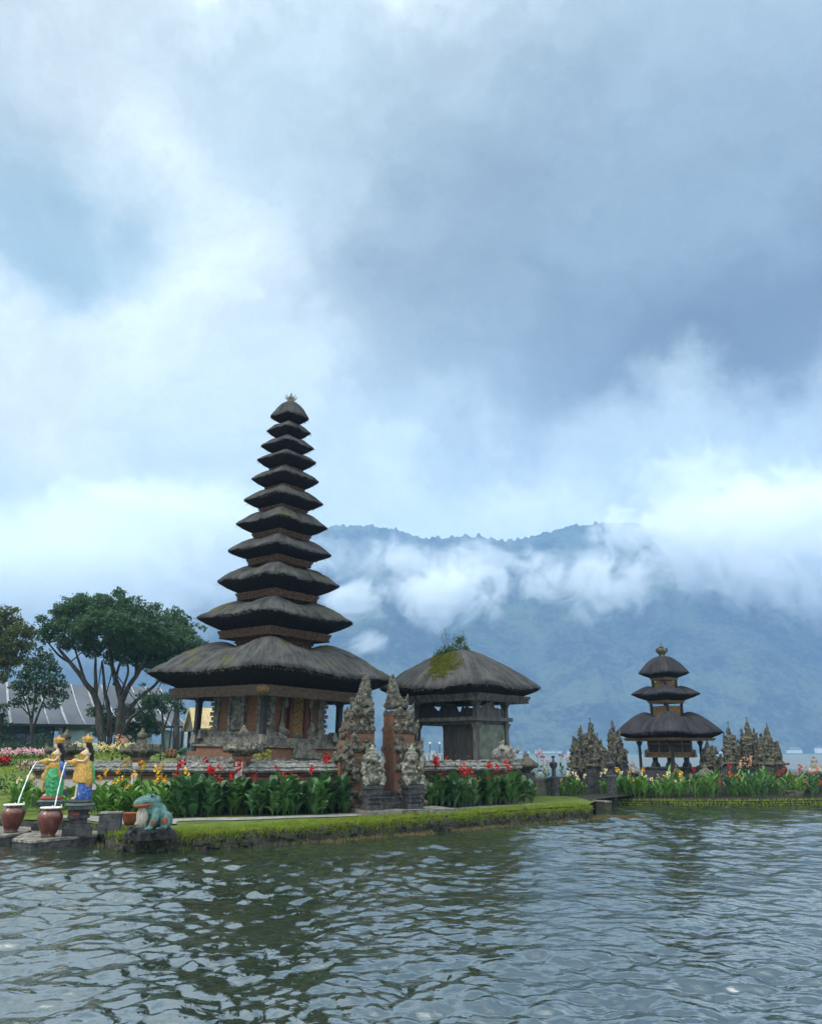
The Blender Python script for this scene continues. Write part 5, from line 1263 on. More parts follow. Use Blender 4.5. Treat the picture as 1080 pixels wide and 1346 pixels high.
def link():
    K = thing("causeway_kerb", "low pale-topped stone kerb of the link path at the water", "kerb"); a = ground(728, 1049, .30); b = ground(800, 1054, .30)
    mb = MB(); d = (b - a); rz = math.atan2(d.y, d.x); c = (a + b) / 2; mb.box((c.x, c.y, .0), (d.length / 2, .14, .28), rz); mb.build("kerb_stone", MT['bank'], K); mb = MB(); mb.box((c.x, c.y, .30), (d.length / 2, .16, .02), rz); mb.build("kerb_top", MT['stone'], K)
    W = thing("low_wall", "low mossy brick wall behind the yellow cannas of the far island", "wall"); mb = MB()
    pts = [at(672, 1024, 31.5), at(760, 1024, 38.6), at(830, 1020, 40.2)]
    for p, q in zip(pts, pts[1:]):
        d = q - p; c = (p + q) / 2; mb.box((c.x, c.y, .62), (d.length / 2, .15, .36), math.atan2(d.y, d.x))
    mb.build("wall_body", MT['stone_moss'], W); mb = MB()
    for p, q in zip(pts, pts[1:]):
        d = q - p; c = (p + q) / 2; mb.box((c.x, c.y, 1.02), (d.length / 2, .20, .04), math.atan2(d.y, d.x))
    mb.build("coping", MT['stone_moss'], W)
    W = thing("low_wall", "low orange-topped wall behind the cannas at the right end of the far island", "wall"); a, b = at(945, 1020, 39.6), at(1130, 1022, 39.4); d = b - a; c = (a + b) / 2
    mb = MB(); mb.box((c.x, c.y, .60), (d.length / 2, .15, .38), math.atan2(d.y, d.x)); mb.build("wall_body", MT['stone_moss'], W); mb = MB(); mb.box((c.x, c.y, 1.02), (d.length / 2, .19, .05), math.atan2(d.y, d.x)); mb.build("coping", MT['orange_band'], W)
    p = at(1046, 1050, 35.6); o = MB(); rr = random.Random(1)
    for j in range(4): o.box((rr.uniform(-.04, .04), 0, .04 + .065 * j), (.27 + rr.uniform(-.06, .05), .20, .03), rr.uniform(-.25, .25))
    tag(o.build("stone_stack", MT['stone_moss'], loc=(p.x, 35.75, .27)), "small stack of flat brown stones among the cannas at far right", "stone stack")
link()
# ------------------------------------------------------------------ cannas and other planting
def land_at(px, py):                                     # where the line of sight meets the garden ground
    x, y, z = ray(px, py)
    Y = 19.0
    while Y < 90:
        t = Y / y
        if EYE + z * t <= land_z(x * t, Y): break
        Y += 0.1
    t = Y / y; return Vector((x * t, Y, land_z(x * t, Y)))
def canna_mesh(seed, h, nl, wid_=.075, ln=.50):
    r = random.Random(seed); V = []; F = []
    tops = []
    for s in range(r.choice((2, 2, 3))):
        a = r.uniform(0, 2 * PI); bx, by = .10 * math.cos(a), .10 * math.sin(a); hh = h * r.uniform(.75, 1.0); lx, ly = r.gauss(0, .06), r.gauss(0, .06)
        n = 5; o = len(V)
        for i in range(4):
            t = i / 3; rad = .013 * (1 - .5 * t)
            for k in range(n): q = 2 * PI * k / n; V.append((bx + lx * t + rad * math.cos(q), by + ly * t + rad * math.sin(q), hh * t))
        for i in range(3):
            for k in range(n): F.append((o + i * n + k, o + i * n + (k + 1) % n, o + (i + 1) * n + (k + 1) % n, o + (i + 1) * n + k))
        tops.append((bx + lx, by + ly, hh))
        for j in range(nl):
            t0 = .12 + .80 * j / nl; p = Vector((bx + lx * t0, by + ly * t0, hh * t0)); az = a + j * 2.4 + r.uniform(-.5, .5)
            el = r.uniform(.75, 1.25); L = ln * r.uniform(.75, 1.15) * (1 - .25 * t0); W = wid_ * r.uniform(.8, 1.25); bend = r.uniform(.5, 1.6)
            d = Vector((math.cos(az), math.sin(az), 0)); sd = Vector((-d.y, d.x, 0)); o = len(V); m = 5
            for i in range(m + 1):
                u = i / m; e = el - bend * u * u; w = W * (math.sin(PI * min(1, .06 + .94 * u) ** .8)) if i < m else 0.004
                w = W * max(.05, math.sin(PI * (u * .93 + .04)) ** .75)
                up = Vector((0, 0, 1)) * math.cos(e) - d * math.sin(e)
                V += [tuple(p - sd * w + up * w * .35), tuple(p), tuple(p + sd * w + up * w * .35)]
                p = p + (d * math.cos(e) + Vector((0, 0, 1)) * math.sin(e)) * (L / m)
            for i in range(m):
                b = o + 3 * i; F += [(b, b + 1, b + 4, b + 3), (b + 1, b + 2, b + 5, b + 4)]
    return V, F, tops
def petals(V, F, c, n, r, size):
    for j in range(n):
        d = Vector((r.gauss(0, 1), r.gauss(0, 1), r.gauss(.35, .8))).normalized(); p = Vector(c) + d * size * .35 + Vector((0, 0, r.uniform(-1, 1) * size * .9))
        s = d.orthogonal().normalized() * size * r.uniform(.30, .5); t = (d + Vector((0, 0, .3))).normalized() * size * r.uniform(.7, 1.1); o = len(V)
        V += [tuple(p - s * .5), tuple(p + t * .6 - s), tuple(p + t), tuple(p + t * .6 + s), tuple(p + s * .5)]; F.append((o, o + 1, o + 2, o + 3, o + 4))
def fmesh(name, V, F, mt, parent=None):
    me = bpy.data.meshes.new(name); me.from_pydata(V, [], F); me.materials.append(mt); me.update()
    o = bpy.data.objects.new(name, me); COL.objects.link(o); o.parent = parent; return o
def canna_kind(seed, h, nl, leaf, petal=None, psize=.085, extra=.25, wid_=.075, ln=.5):
    V, F, tops = canna_mesh(seed, h, nl, wid_, ln); r = random.Random(seed + 99)
    o = fmesh("canna_plant", V, F, MT[leaf])
    if petal:
        PV, PF = [], []; k = 1 if r.random() < .6 else 2
        SV, SF = [], []
        for (x, y, z) in tops[:k]:
            zz = z + extra * r.uniform(.7, 1.2); petals(PV, PF, (x, y, zz), 13, r, psize)
            s = MB(); s.tube([(x, y, z * .9), (x, y, zz)], [.010, .007], 5); b = len(SV); SV += s.v; SF += [tuple(i + b for i in f) for f in s.f]
        f = fmesh("flower", PV, PF, MT[petal], o); fmesh("flower_stalk", SV, SF, MT['canna_leaf'], o)
    return o
def plant_bed(spots, kinds, labels, group, smin=.66, smax=1.14):
    """spots: plan points; kinds: list of (prototype, weight, label index)"""
    r = random.Random(len(spots) * 7); used = set(); bag = [k for k in kinds for _ in range(k[1])]
    for i, (x, y, z) in enumerate(spots):
        k = bag[i % len(bag)] if i < 0 else r.choice(bag); o = k[0]; s = r.uniform(smin, smax); rz = r.uniform(0, 2 * PI)
        if o.name not in used:
            used.add(o.name)
            if 'label' not in o:
                o.location = (x, y, z); o.rotation_euler = (0, 0, rz); o.scale = (s, s, s); tag(o, labels[k[2]], 'canna', group); continue
        dup(o, (x, y, z), rz, labels[k[2]], group, s)
def bed_spots(line, depth, n, seed, zf=None):
    r = random.Random(seed); c = catmull(line, 60); out = []
    for i in range(n):
        t = (i + r.random()) / n * 59; k = min(int(t), 58); p = c[k].lerp(c[k + 1], t - k); q = c[k + 1] - c[k]; nr = Vector((-q.y, q.x, 0)).normalized()
        p = p + nr * (depth * r.random() ** .9); z = zf if zf is not None else land_z(p.x, p.y); out.append((p.x, p.y, z - .02))
    return out
def I(px, Y): return tuple(at(px, 1050, Y))
R3 = [canna_kind(100 + i, 1.0, 6, 'canna_leaf', 'petal_red', .088, .32, .09) for i in range(4)]; R0 = [canna_kind(120 + i, .95, 7, 'canna_leaf' if i % 2 else 'canna_leaf_mid', None, wid_=.095, ln=.55) for i in range(5)]
plant_bed(bed_spots([G(228, 1075.5), G(300, 1074), G(380, 1073), G(466, 1069.5)], 1.15, 78, 1), [(k, 3, 0) for k in R3] + [(k, 4, 1) for k in R0],
          ["red-flowering canna in the bed between the corner post and the split gate", "broad-leaved canna without bloom in the bed left of the split gate"], "cannas in the bed left of the gate")
R3 = [canna_kind(140 + i, 1.05, 6, 'canna_leaf_mid', 'petal_red', .095, .3, .09) for i in range(4)]; R0 = [canna_kind(150 + i, .98, 8, 'canna_leaf' if i % 2 else 'canna_leaf_mid', None, wid_=.095, ln=.55) for i in range(4)]
plant_bed(bed_spots([G(566, 1065), G(620, 1062.5), G(665, 1060), G(704, 1056.5)], 1.25, 58, 2), [(k, 1, 0) for k in R3] + [(k, 2, 1) for k in R0],
          ["red-flowering canna in the dense bed below the pavilion", "dark-leaved canna without bloom in the dense bed below the pavilion"], "cannas in the bed below the pavilion")
Y3 = [canna_kind(160 + i, .95, 6, 'canna_leaf_light', 'petal_yellow', .085, .28) for i in range(3)]; Y0 = [canna_kind(170 + i, .85, 7, 'canna_leaf_light') for i in range(3)]
plant_bed(bed_spots([G(112, 1073), G(150, 1074.5), G(226, 1075)], 1.0, 36, 3), [(k, 2, 0) for k in Y3] + [(k, 3, 1) for k in Y0],
          ["yellow-flowering canna in the bed behind the frog statue", "light green canna without bloom in the bed behind the frog statue"], "cannas in the bed behind the frog")
P3 = [canna_kind(180 + i, .85, 6, 'canna_leaf_light', 'petal_pale', .10, .3) for i in range(2)]; P0 = [canna_kind(184, .7, 6, 'canna_leaf_light')]
plant_bed([tuple(land_at(x, y)) for x, y in ((22, 1068), (30, 1062), (38, 1066), (46, 1061), (28, 1072), (74, 1064), (80, 1070), (88, 1066), (52, 1068))], [(k, 2, 0) for k in P3] + [(k, 2, 1) for k in P0],
          ["pale yellow canna on the lawn behind the golden statues", "leafy canna without bloom on the lawn behind the golden statues"], "cannas behind the golden statues")
I3 = [canna_kind(200 + i, .75, 6, 'canna_leaf_light', 'petal_pale' if i else 'petal_yellow', .075, .22, .06, .42) for i in range(3)]; I0 = [canna_kind(210 + i, .75, 7, 'canna_leaf_light', None, wid_=.06, ln=.42) for i in range(3)]
plant_bed(bed_spots([I(815, 35.4), I(850, 35.2), I(906, 35.05)], 1.3, 36, 4, .30), [(k, 1, 0) for k in I3] + [(k, 2, 1) for k in I0],
          ["yellow-flowering canna below the small black-roofed tower on the far island", "light green canna without bloom below the small black-roofed tower"], "cannas below the small tower")
E3 = [canna_kind(220 + i, .85, 6, 'canna_leaf_light' if i % 2 else 'canna_leaf', 'petal_orange' if i % 2 else 'petal_red', .075, .22, .055, .45) for i in range(4)]; E0 = [canna_kind(230 + i, .95, 8, 'canna_leaf_light' if i else 'canna_leaf', None, wid_=.042, ln=.60) for i in range(3)]
plant_bed(bed_spots([I(898, 35.05), I(960, 35.0), I(1020, 35.2), I(1096, 35.75)], 1.7, 56, 5, .30), [(k, 1, 0) for k in E3] + [(k, 3, 1) for k in E0],
          ["red-flowering canna along the right shore of the far island", "narrow-leaved canna without bloom along the right shore of the far island"], "cannas along the far island's right shore")
L3 = [canna_kind(240 + i, .75, 5, 'canna_leaf_light', 'petal_pale', .10, .3, .055, .4) for i in range(2)]
plant_bed([(at(x, y, Y).x, Y, .3) for x, y, Y in ((704, 1046, 33.6), (712, 1046, 34.2), (720, 1046, 34.6), (740, 1046, 35.4), (747, 1046, 35.6), (754, 1046, 35.8), (760, 1046, 36), (789, 1048, 36.4), (795, 1048, 36.4), (768, 1046, 36.1))], [(k, 1, 0) for k in L3],
          ["slim pale yellow canna beside the link path, near the lantern pillar"], "cannas beside the link path")
H3 = [canna_kind(250 + i, .9, 3, 'canna_leaf', 'petal_pink' if i else 'petal_red', .10, .4, .05, .4) for i in range(2)]
plant_bed([(at(x, 1012, 39.5).x, 39.5 + (x % 7) * .1, .75) for x in (704, 710, 716, 722, 737, 746, 753)], [(k, 1, 0) for k in H3],
          ["tall thin-stemmed canna with pink-red bloom rising above the low mossy wall"], "cannas behind the low wall")

def leaf_cloud(blobs, n, size, seed, up=.35, flat=1.0, aspect=.5, shell=.55):
    """many leaf-sized quads scattered through overlapping clumps"""
    rng = np.random.default_rng(seed); Vs = []
    for (c, r) in blobs:
        r = np.array(r if hasattr(r, '__len__') else (r, r, r * flat)); k = max(20, int(n * (r[0] * r[1] * r[2]) ** (2 / 3)))
        d = rng.normal(size=(k, 3)); d /= np.linalg.norm(d, axis=1)[:, None]
        rad = rng.uniform(0, 1, k) ** .33; rad = np.where(rng.random(k) < shell, rng.uniform(.78, 1.05, k), rad)
        wob = 1 + .30 * np.sin(d[:, 0] * 5 + c[0] * 3) * np.sin(d[:, 1] * 4 + c[1]) + .22 * np.sin(d[:, 2] * 7 + c[2] * 2 + d[:, 0] * 6)
        P = np.array(c) + d * (rad * wob)[:, None] * r
        a = rng.normal(size=(k, 3)) + d * .6; a[:, 2] += up * rng.normal(0, .3, k); a /= np.linalg.norm(a, axis=1)[:, None]
        nrm = rng.normal(size=(k, 3)) + np.array([0, 0, 1.1]); b = np.cross(a, nrm); b /= (np.linalg.norm(b, axis=1)[:, None] + 1e-6)
        s = size * rng.uniform(.6, 1.3, k)[:, None]
        Vs.append(np.stack([P - a * s * .5, P + b * s * aspect * .5, P + a * s * .5, P - b * s * aspect * .5], 1).reshape(-1, 3))
    V = np.concatenate(Vs); return V, np.arange(len(V)).reshape(-1, 4)
def limb(mb, pts, r0, r1, n=8):
    c = catmull([tuple(p) for p in pts], max(5, len(pts) * 4)); m = len(c)
    c = [p + Vector((mnoise.noise(p * .9) * r0 * .5, mnoise.noise(p * .9 + Vector((5, 1, 2))) * r0 * .5, 0)) for p in c]
    mb.tube(c, [r0 + (r1 - r0) * (i / (m - 1)) ** .8 for i in range(m)], n)
def tree(name, label, Y, base, limbs, clumps, leafmat, lsize, dens, seed, twig=True, flat=.7):
    """limbs: lists of places in the photograph with a depth offset; clumps: (px, py, radius px, depth offset)"""
    b = at(*base, Y); gz = land_z(b.x, b.y) - .1; Tr = thing(name, label, "tree", (b.x, b.y, gz)); o = Vector((b.x, b.y, gz)); r = random.Random(seed); mb = MB(); ends = []
    for pts, r0, r1 in limbs:
        P = [at(q[0], q[1], Y + (q[2] if len(q) > 2 else 0)) - o for q in pts]
        if abs(pts[0][1] - base[1]) < 14: P[0].z = min(P[0].z, 0.0)
        limb(mb, P, r0, r1); ends += [P[-1], P[len(P) // 2 + (len(P) > 2)]]
    bl = []
    for c in clumps:
        p = at(c[0], c[1], Y + (c[3] if len(c) > 3 else r.uniform(-1, 1))) - o; k = c[2] * Y / FOC; bl.append((tuple(p), (k, k * 1.1, k * flat)))
        for j in range(3):
            q = p + Vector((r.gauss(0, k * .75), r.gauss(0, k * .8), r.gauss(0, k * .4))); bl.append((tuple(q), (k * .45, k * .45, k * .33)))
        if twig and ends:
            e = min(ends, key=lambda v: (v - p).length); m = e.lerp(p, .5) + Vector((r.gauss(0, k * .3), r.gauss(0, k * .3), -k * .15)); limb(mb, [e, m, p + Vector((0, 0, k * .2))], .05, .015, 5)
    mb.build("trunk", MT['bark'], Tr, True)
    V, F = leaf_cloud(bl, dens, lsize, seed, flat=1, shell=.45); np_mesh("crown", V, F, MT[leafmat], Tr)
    return Tr
def build_trees():
    L = [([(137, 985), (130, 945), (126, 915), (111, 896, -.5), (92, 871, -.5), (78, 852, -.4)], .30, .09), ([(126, 915), (126, 880, .5), (124, 850, 1)], .15, .06), ([(111, 896), (104, 870, 1), (96, 845, 1.5)], .12, .05),
         ([(156, 985), (158, 945), (158, 915), (148, 880, .6), (143, 850, .6)], .36, .09), ([(158, 915), (168, 885, -1), (164, 855, -1)], .11, .05), ([(158, 925), (178, 888, -.6), (194, 866, -.6), (205, 850)], .19, .06),
         ([(160, 950), (180, 920, 1), (205, 900, 1.2), (224, 875, 1.2)], .18, .06), ([(145, 980), (144, 940, 1), (138, 905, 1.2), (134, 870, 1.4)], .20, .07), ([(178, 888), (180, 862, .8), (184, 846, 1)], .10, .05), ([(92, 871), (78, 862), (64, 846)], .10, .05), ([(160, 970), (172, 945, -.8), (196, 925, -1)], .15, .06), ([(150, 900), (158, 870, 1.2), (170, 842, 1.4)], .11, .05)]
    C = [(70, 826, 15), (82, 806, 17), (98, 796, 17), (92, 822, 17), (112, 800, 20, 2), (110, 826, 17, -2), (128, 796, 18), (132, 818, 22, -2), (150, 796, 19, 1), (152, 820, 22, -2.5), (150, 842, 16, 1.5), (170, 798, 18), (172, 822, 22, -2), (168, 846, 18, 1),
         (190, 808, 18), (192, 832, 22, -2), (190, 855, 16, 0), (210, 820, 19), (212, 842, 22, -1.5), (208, 866, 14), (230, 834, 19), (234, 856, 20), (252, 846, 17), (258, 866, 18), (272, 858, 15), (118, 845, 12, 2), (60, 838, 10), (228, 876, 13), (250, 880, 13), (135, 790, 12, 3), (120, 836, 12, 3)]
    C += [(88, 846, 12, 1), (118, 856, 12, 2), (146, 862, 12, 2), (176, 866, 14, 1), (202, 874, 14, 0), (222, 888, 13, 1), (104, 838, 13, -1), (160, 852, 14, -1), (240, 872, 14, -1)]
    C += [(165, 935, 13, 3.2), (205, 955, 12, 3.4), (140, 945, 13, 3.4)]
    C += [(126, 935, 11, 3), (190, 945, 14, 3), (180, 965, 15, 3.4), (150, 955, 16, 3.4), (130, 960, 10, 3.4), (196, 925, 12, 3)]
    tree("banyan_tree", "wide umbrella-crowned banyan with forked grey trunks rising behind the garden wall", 55, (150, 985), L, C, 'banyan', .18, 1900, 3, flat=.72)
    tree("young_tree", "small dark-leaved tree with thin forked trunk left of the banyan", 47, (42, 985), [([(42, 990), (42, 962), (38, 940), (30, 915)], .13, .04), ([(42, 962), (52, 935, .3), (62, 905)], .09, .03), ([(41, 950), (46, 915, .5), (48, 885)], .08, .03), ([(38, 940), (24, 925), (18, 918)], .05, .02)],
         [(58, 862, 12), (44, 872, 14), (66, 880, 14), (32, 888, 13), (52, 892, 15), (74, 898, 12), (60, 908, 13), (36, 906, 12), (80, 914, 10), (22, 924, 9), (46, 920, 9), (70, 926, 9), (26, 900, 9)], 'tree_dark', .20, 800, 5)
    tree("olive_tree", "olive-green tree cut off by the left edge of the view", 60, (-14, 985), [([(-14, 985), (-10, 930), (-4, 880), (10, 845)], .35, .1), ([(-4, 880), (20, 862), (30, 846)], .15, .05), ([(-8, 900), (-20, 850), (-30, 830)], .2, .06)],
         [(6, 806, 13), (16, 818, 14), (28, 828, 14), (38, 836, 11), (8, 830, 16), (-6, 820, 16), (0, 850, 16), (20, 848, 14), (36, 850, 10), (6, 868, 15), (24, 868, 10), (-20, 840, 20), (-35, 860, 22), (-16, 870, 18), (4, 888, 10)], 'tree_olive', .22, 900, 7)
    tree("young_tree", "thin bare-stemmed tree between the banyan and the straw-roofed hut", 50, (215, 990), [([(216, 992), (214, 965), (213, 940), (206, 922)], .10, .04), ([(214, 962), (222, 940), (228, 925)], .07, .03), ([(213, 965), (204, 945), (196, 932)], .05, .02), ([(222, 985), (226, 955), (232, 935)], .06, .03)],
         [(208, 918, 11), (196, 926, 9), (222, 916, 11), (232, 926, 9), (214, 932, 8), (190, 914, 10), (240, 934, 6)], 'tree_dark', .18, 800, 9)
    tree("distant_tree", "rounded dark treetop showing behind the banyan's right shoulder", 66, (232, 985), [([(232, 985), (232, 900), (231, 830)], .3, .1)], [(231, 806, 12), (224, 814, 11), (241, 814, 10), (232, 818, 13), (246, 826, 10)], 'banyan', .28, 420, 11)
    tree("garden_tree", "dense dark shrub-like tree at the left edge below the olive tree", 44, (-2, 988), [([(-2, 990), (-1, 960), (2, 940)], .1, .04)], [(2, 930, 9), (-4, 945, 12), (3, 955, 9), (0, 970, 10), (-10, 930, 12)], 'tree_dark', .2, 420, 13)
build_trees()

def bush(name, label, cat, px, py, w, h, leaf, flower=None, nf=60, dens=700, size=.11, d=None, group=None, Y=None, seed=None, fsize=.05):
    p = land_at(px, py) if Y is None else at(px, py, Y); k = p.y / FOC; W = w * k / 2; H = h * k; D = d if d else W * .8; seed = seed or int(px * 13 + py); r = random.Random(seed)
    B = thing(name, label, cat, (p.x, p.y + D, p.z)); bl = []
    n = max(2, int(2 * W / max(.25, H * .7)))
    for i in range(n):
        x = -W + 2 * W * (i + .5) / n; bl.append(((x, r.uniform(-.2, .2) * D, H * r.uniform(.42, .55)), (min(W, H) * .62, D * .9, H * .5)))
    V, F = leaf_cloud(bl, dens, size, seed, aspect=.6, shell=.6); np_mesh("foliage", V, F, MT[leaf], B)
    if flower:
        PV, PF = [], []
        for j in range(nf):
            x = r.uniform(-W, W); y = r.uniform(-D, D * .3); petals(PV, PF, (x, y, H * r.uniform(.65, 1.08)), 5, r, fsize)
        fmesh("flowers", PV, PF, MT[flower], B)['kind'] = 'stuff'
    mb = MB(); mb.tube([(0, 0, -.1), (0, 0, H * .5)], [.05, .02], 6); mb.build("stem", MT['bark'], B)
    return B
def build_garden():
    bush("hedge", "clipped dark green hedge behind the left golden statue", "hedge", 22, 1046, 96, 24, 'bush', d=.45, size=.09, dens=1300)
    bush("flower_bush", "purple-leaved flower bush above the clipped hedge", "flower bush", 38, 1020, 34, 15, 'petal_purple', 'petal_pink', 40, d=.5, size=.1)
    bush("flower_bush", "bright yellow-green low bush at the left edge above the hedge", "bush", 9, 1017, 28, 10, 'bush_yellow', d=.5, size=.1)
    bush("flower_bush", "scarlet flower clump at the left edge of the garden", "flower bush", 0, 1008, 12, 8, 'bush', 'petal_red', 90, d=.4, fsize=.09)
    bush("hedge", "low olive hedge row below the pink flowers", "hedge", 28, 1009, 60, 10, 'bush', d=.4, size=.1)
    bush("flower_bush", "bed of pink and white flowers left of the left statue's head", "flower bush", 24, 999, 62, 11, 'bush', 'petal_pink', 130, d=.7, fsize=.08)
    bush("flower_bush", "low green bushes in front of the dark hall wall, far left", "bush", 20, 990, 70, 12, 'bush', d=.8, size=.14)
    bush("flower_bush", "dark upright shrub by the hall wall, between the young tree and the left statue", "shrub", 52, 990, 14, 26, 'bush', d=.4, size=.14)
    bush("flower_bush", "pale flowering bush seen over the wall right of the right statue", "flower bush", 140, 998, 54, 17, 'bush_yellow', 'petal_pale', 90, d=.6, size=.13, Y=32, fsize=.06)
    bush("flower_bush", "apricot flowering bush above the wall, left of the pagoda-like post crown", "flower bush", 156, 996, 16, 24, 'bush', 'petal_apricot', 40, d=.4, size=.12, Y=33, fsize=.05)
    bush("flower_bush", "pale flowering bush between the two golden statues' crowns", "flower bush", 96, 998, 18, 18, 'bush_yellow', 'petal_pale', 30, d=.4, size=.12, Y=32, fsize=.06)
    bush("round_bush", "small clipped ball-shaped bush on the court, left of the tower", "bush", 208, 1000, 14, 15, 'bush', d=.25, size=.07, Y=33, dens=1800)
    bush("round_bush", "bright green feathery shrub beside the corner post crown", "bush", 342, 1000, 22, 13, 'bush_yellow', d=.3, size=.08, Y=27.2, dens=1500)
    bush("wall_shrub", "straggly brown-green shrub against the wall under the pavilion", "shrub", 592, 1050, 62, 52, 'bush', 'petal_orange', 14, d=.35, size=.08, dens=420, Y=26.3, fsize=.03)
    bush("flower_bush", "dull violet spiky plant right of the small tower", "plant", 954, 1026, 22, 22, 'petal_purple', d=.3, size=.16, dens=200, Y=38.6)
    bush("flower_bush", "tan flowering shrub among the right-hand stone spires", "flower bush", 985, 1034, 22, 32, 'bush', 'petal_apricot', 20, d=.3, size=.12, dens=320, Y=37.4, fsize=.06)
    bush("flower_bush", "red-flowering shrub in front of the stone urn right of the small tower", "flower bush", 930, 1046, 46, 20, 'bush', 'petal_red', 26, d=.4, size=.12, dens=500, Y=36.8, fsize=.10)
    bush("flower_bush", "crimson-flowering shrub by the right-hand spires' foot", "flower bush", 1030, 1040, 36, 26, 'bush', 'petal_red', 22, d=.4, size=.12, dens=500, Y=37.6, fsize=.08)
    bush("flower_bush", "tangle of red-flowered plants at the far right shore", "flower bush", 1068, 1048, 40, 18, 'bush', 'petal_orange', 26, d=.5, size=.12, dens=500, Y=36.6, fsize=.08)
build_garden()

# ------------------------------------------------------------------ buildings beyond the garden and across the lake
def build_hall():
    e = at(245, 960, 67); a = at(0, 954, 60.5); u = Vector((e.x - a.x, e.y - a.y, 0)); Ltot = u.length + 26; rz = math.atan2(u.y, u.x)
    H = thing("market_hall", "long grey metal-roofed hall with pale roof seams and dark blue walls", "hall", (e.x, e.y, 0), rz); zc = 4.0; W = 10.5; g = land_z(-40, 66)
    zr = at(100, 904, 75).z
    mb = MB(); n = 90; V = []; F = []                    # local x runs to the left as negative; y away
    for s in range(2):
        for i in range(n + 1):
            x = -Ltot + Ltot * i / n
            for j in range(7):
                t = j / 6; y = W * t if s == 0 else 2 * W - W * t; z = zc + (zr - zc) * t - .25 * math.sin(PI * t) + .03 * (i % 2); V.append((x, y - .6, z))
    for s in range(2):
        for i in range(n):
            for j in range(6):
                o = s * (n + 1) * 7 + i * 7 + j; q = (o, o + 7, o + 8, o + 1); F.append(q if s == 0 else q[::-1])
    rf = np_mesh("roof", V, F, MT['roof_metal'], H)
    mb = MB()
    for i, x in enumerate(np.arange(-Ltot + .4, 0.2, 1.25)):
        w = .05 if i % 3 else .085
        for j in range(6):
            t0, t1 = j / 6, (j + 1) / 6; f = lambda t: (W * t - .6, zc + (zr - zc) * t - .25 * math.sin(PI * t) + .07)
            (y0, z0), (y1, z1) = f(t0), f(t1); b = len(mb.v); mb.v += [(x - w, y0, z0), (x + w, y0, z0), (x + w, y1, z1), (x - w, y1, z1)]; mb.f.append((b, b + 1, b + 2, b + 3))
        mb.build("roof_seam", MT['seam'], rf); mb = MB()
    mb = MB(); mb.slab(-Ltot, -9.6, .3, .5, g - .4, zc + .15); mb.slab(-Ltot, -9.6, 2 * W - 1.8, 2 * W - 1.6, g - .4, zc + .15); mb.build("wall", MT['hall_wall'], H)
    mb = MB(); mb.slab(-Ltot, .1, -.62, -.52, zc - .12, zc + .05); mb.build("gutter", MT['iron'], H)
    for x in np.arange(-9.0, .2, 2.9):
        mb = MB(); mb.slab(x - .09, x + .09, -.2, 0, g - .4, zc); mb.build("post", MT['wood_dark'], H)
    rr = random.Random(4)
    for i in range(9):                                   # windows and shop fronts, pale and dark
        x = -11.5 - 2.3 * i; mb = MB(); mb.slab(x - .85, x + .85, .24, .30, g + .3, g + 1.45); f = mb.build("window", MT['iron'], H)
        mb = MB(); mb.slab(x - .75, x - .05, .21, .24, g + .4, g + 1.35); mb.slab(x + .05, x + .75, .21, .24, g + .4, g + 1.35); mb.build("pane", mat('dim_pane', (.06 + .05 * rr.random(), .10, .16), (.02, .03, .05), 1.5, .25, spec=.6), f)
    for i, (x, l) in enumerate(((-8.2, "pale blue tarpaulin hung at the open end of the hall, behind the banyan trunk"), (-3.6, "bluish white tarpaulin hung below the hall's right end"), (-.7, "pale tarpaulin hung between the thin tree and the straw hut"))):
        mb = MB(); V = []; F = []
        for a in range(13):
            for b in range(6): V.append((-1.1 + 2.2 * a / 12, .10 * math.sin(a * 1.1 + b * .3), 1.7 * b / 5 - .12 * math.sin(PI * a / 12) * (b == 5)))
        for a in range(12):
            for b in range(5): o = a * 6 + b; F.append((o, o + 6, o + 7, o + 1))
        t = np_mesh("tarpaulin", V, F, MT['tarp'], None, True); s = t.modifiers.new('thick', 'SOLIDIFY'); s.thickness = .01
        M = Matrix.Translation((e.x, e.y, 0)) @ Matrix.Rotation(rz, 4, 'Z'); q = M @ Vector((x, .4, g + .1)); t.location = q; t.rotation_euler = (0, 0, rz); tag(t, l, "tarpaulin")
build_hall()
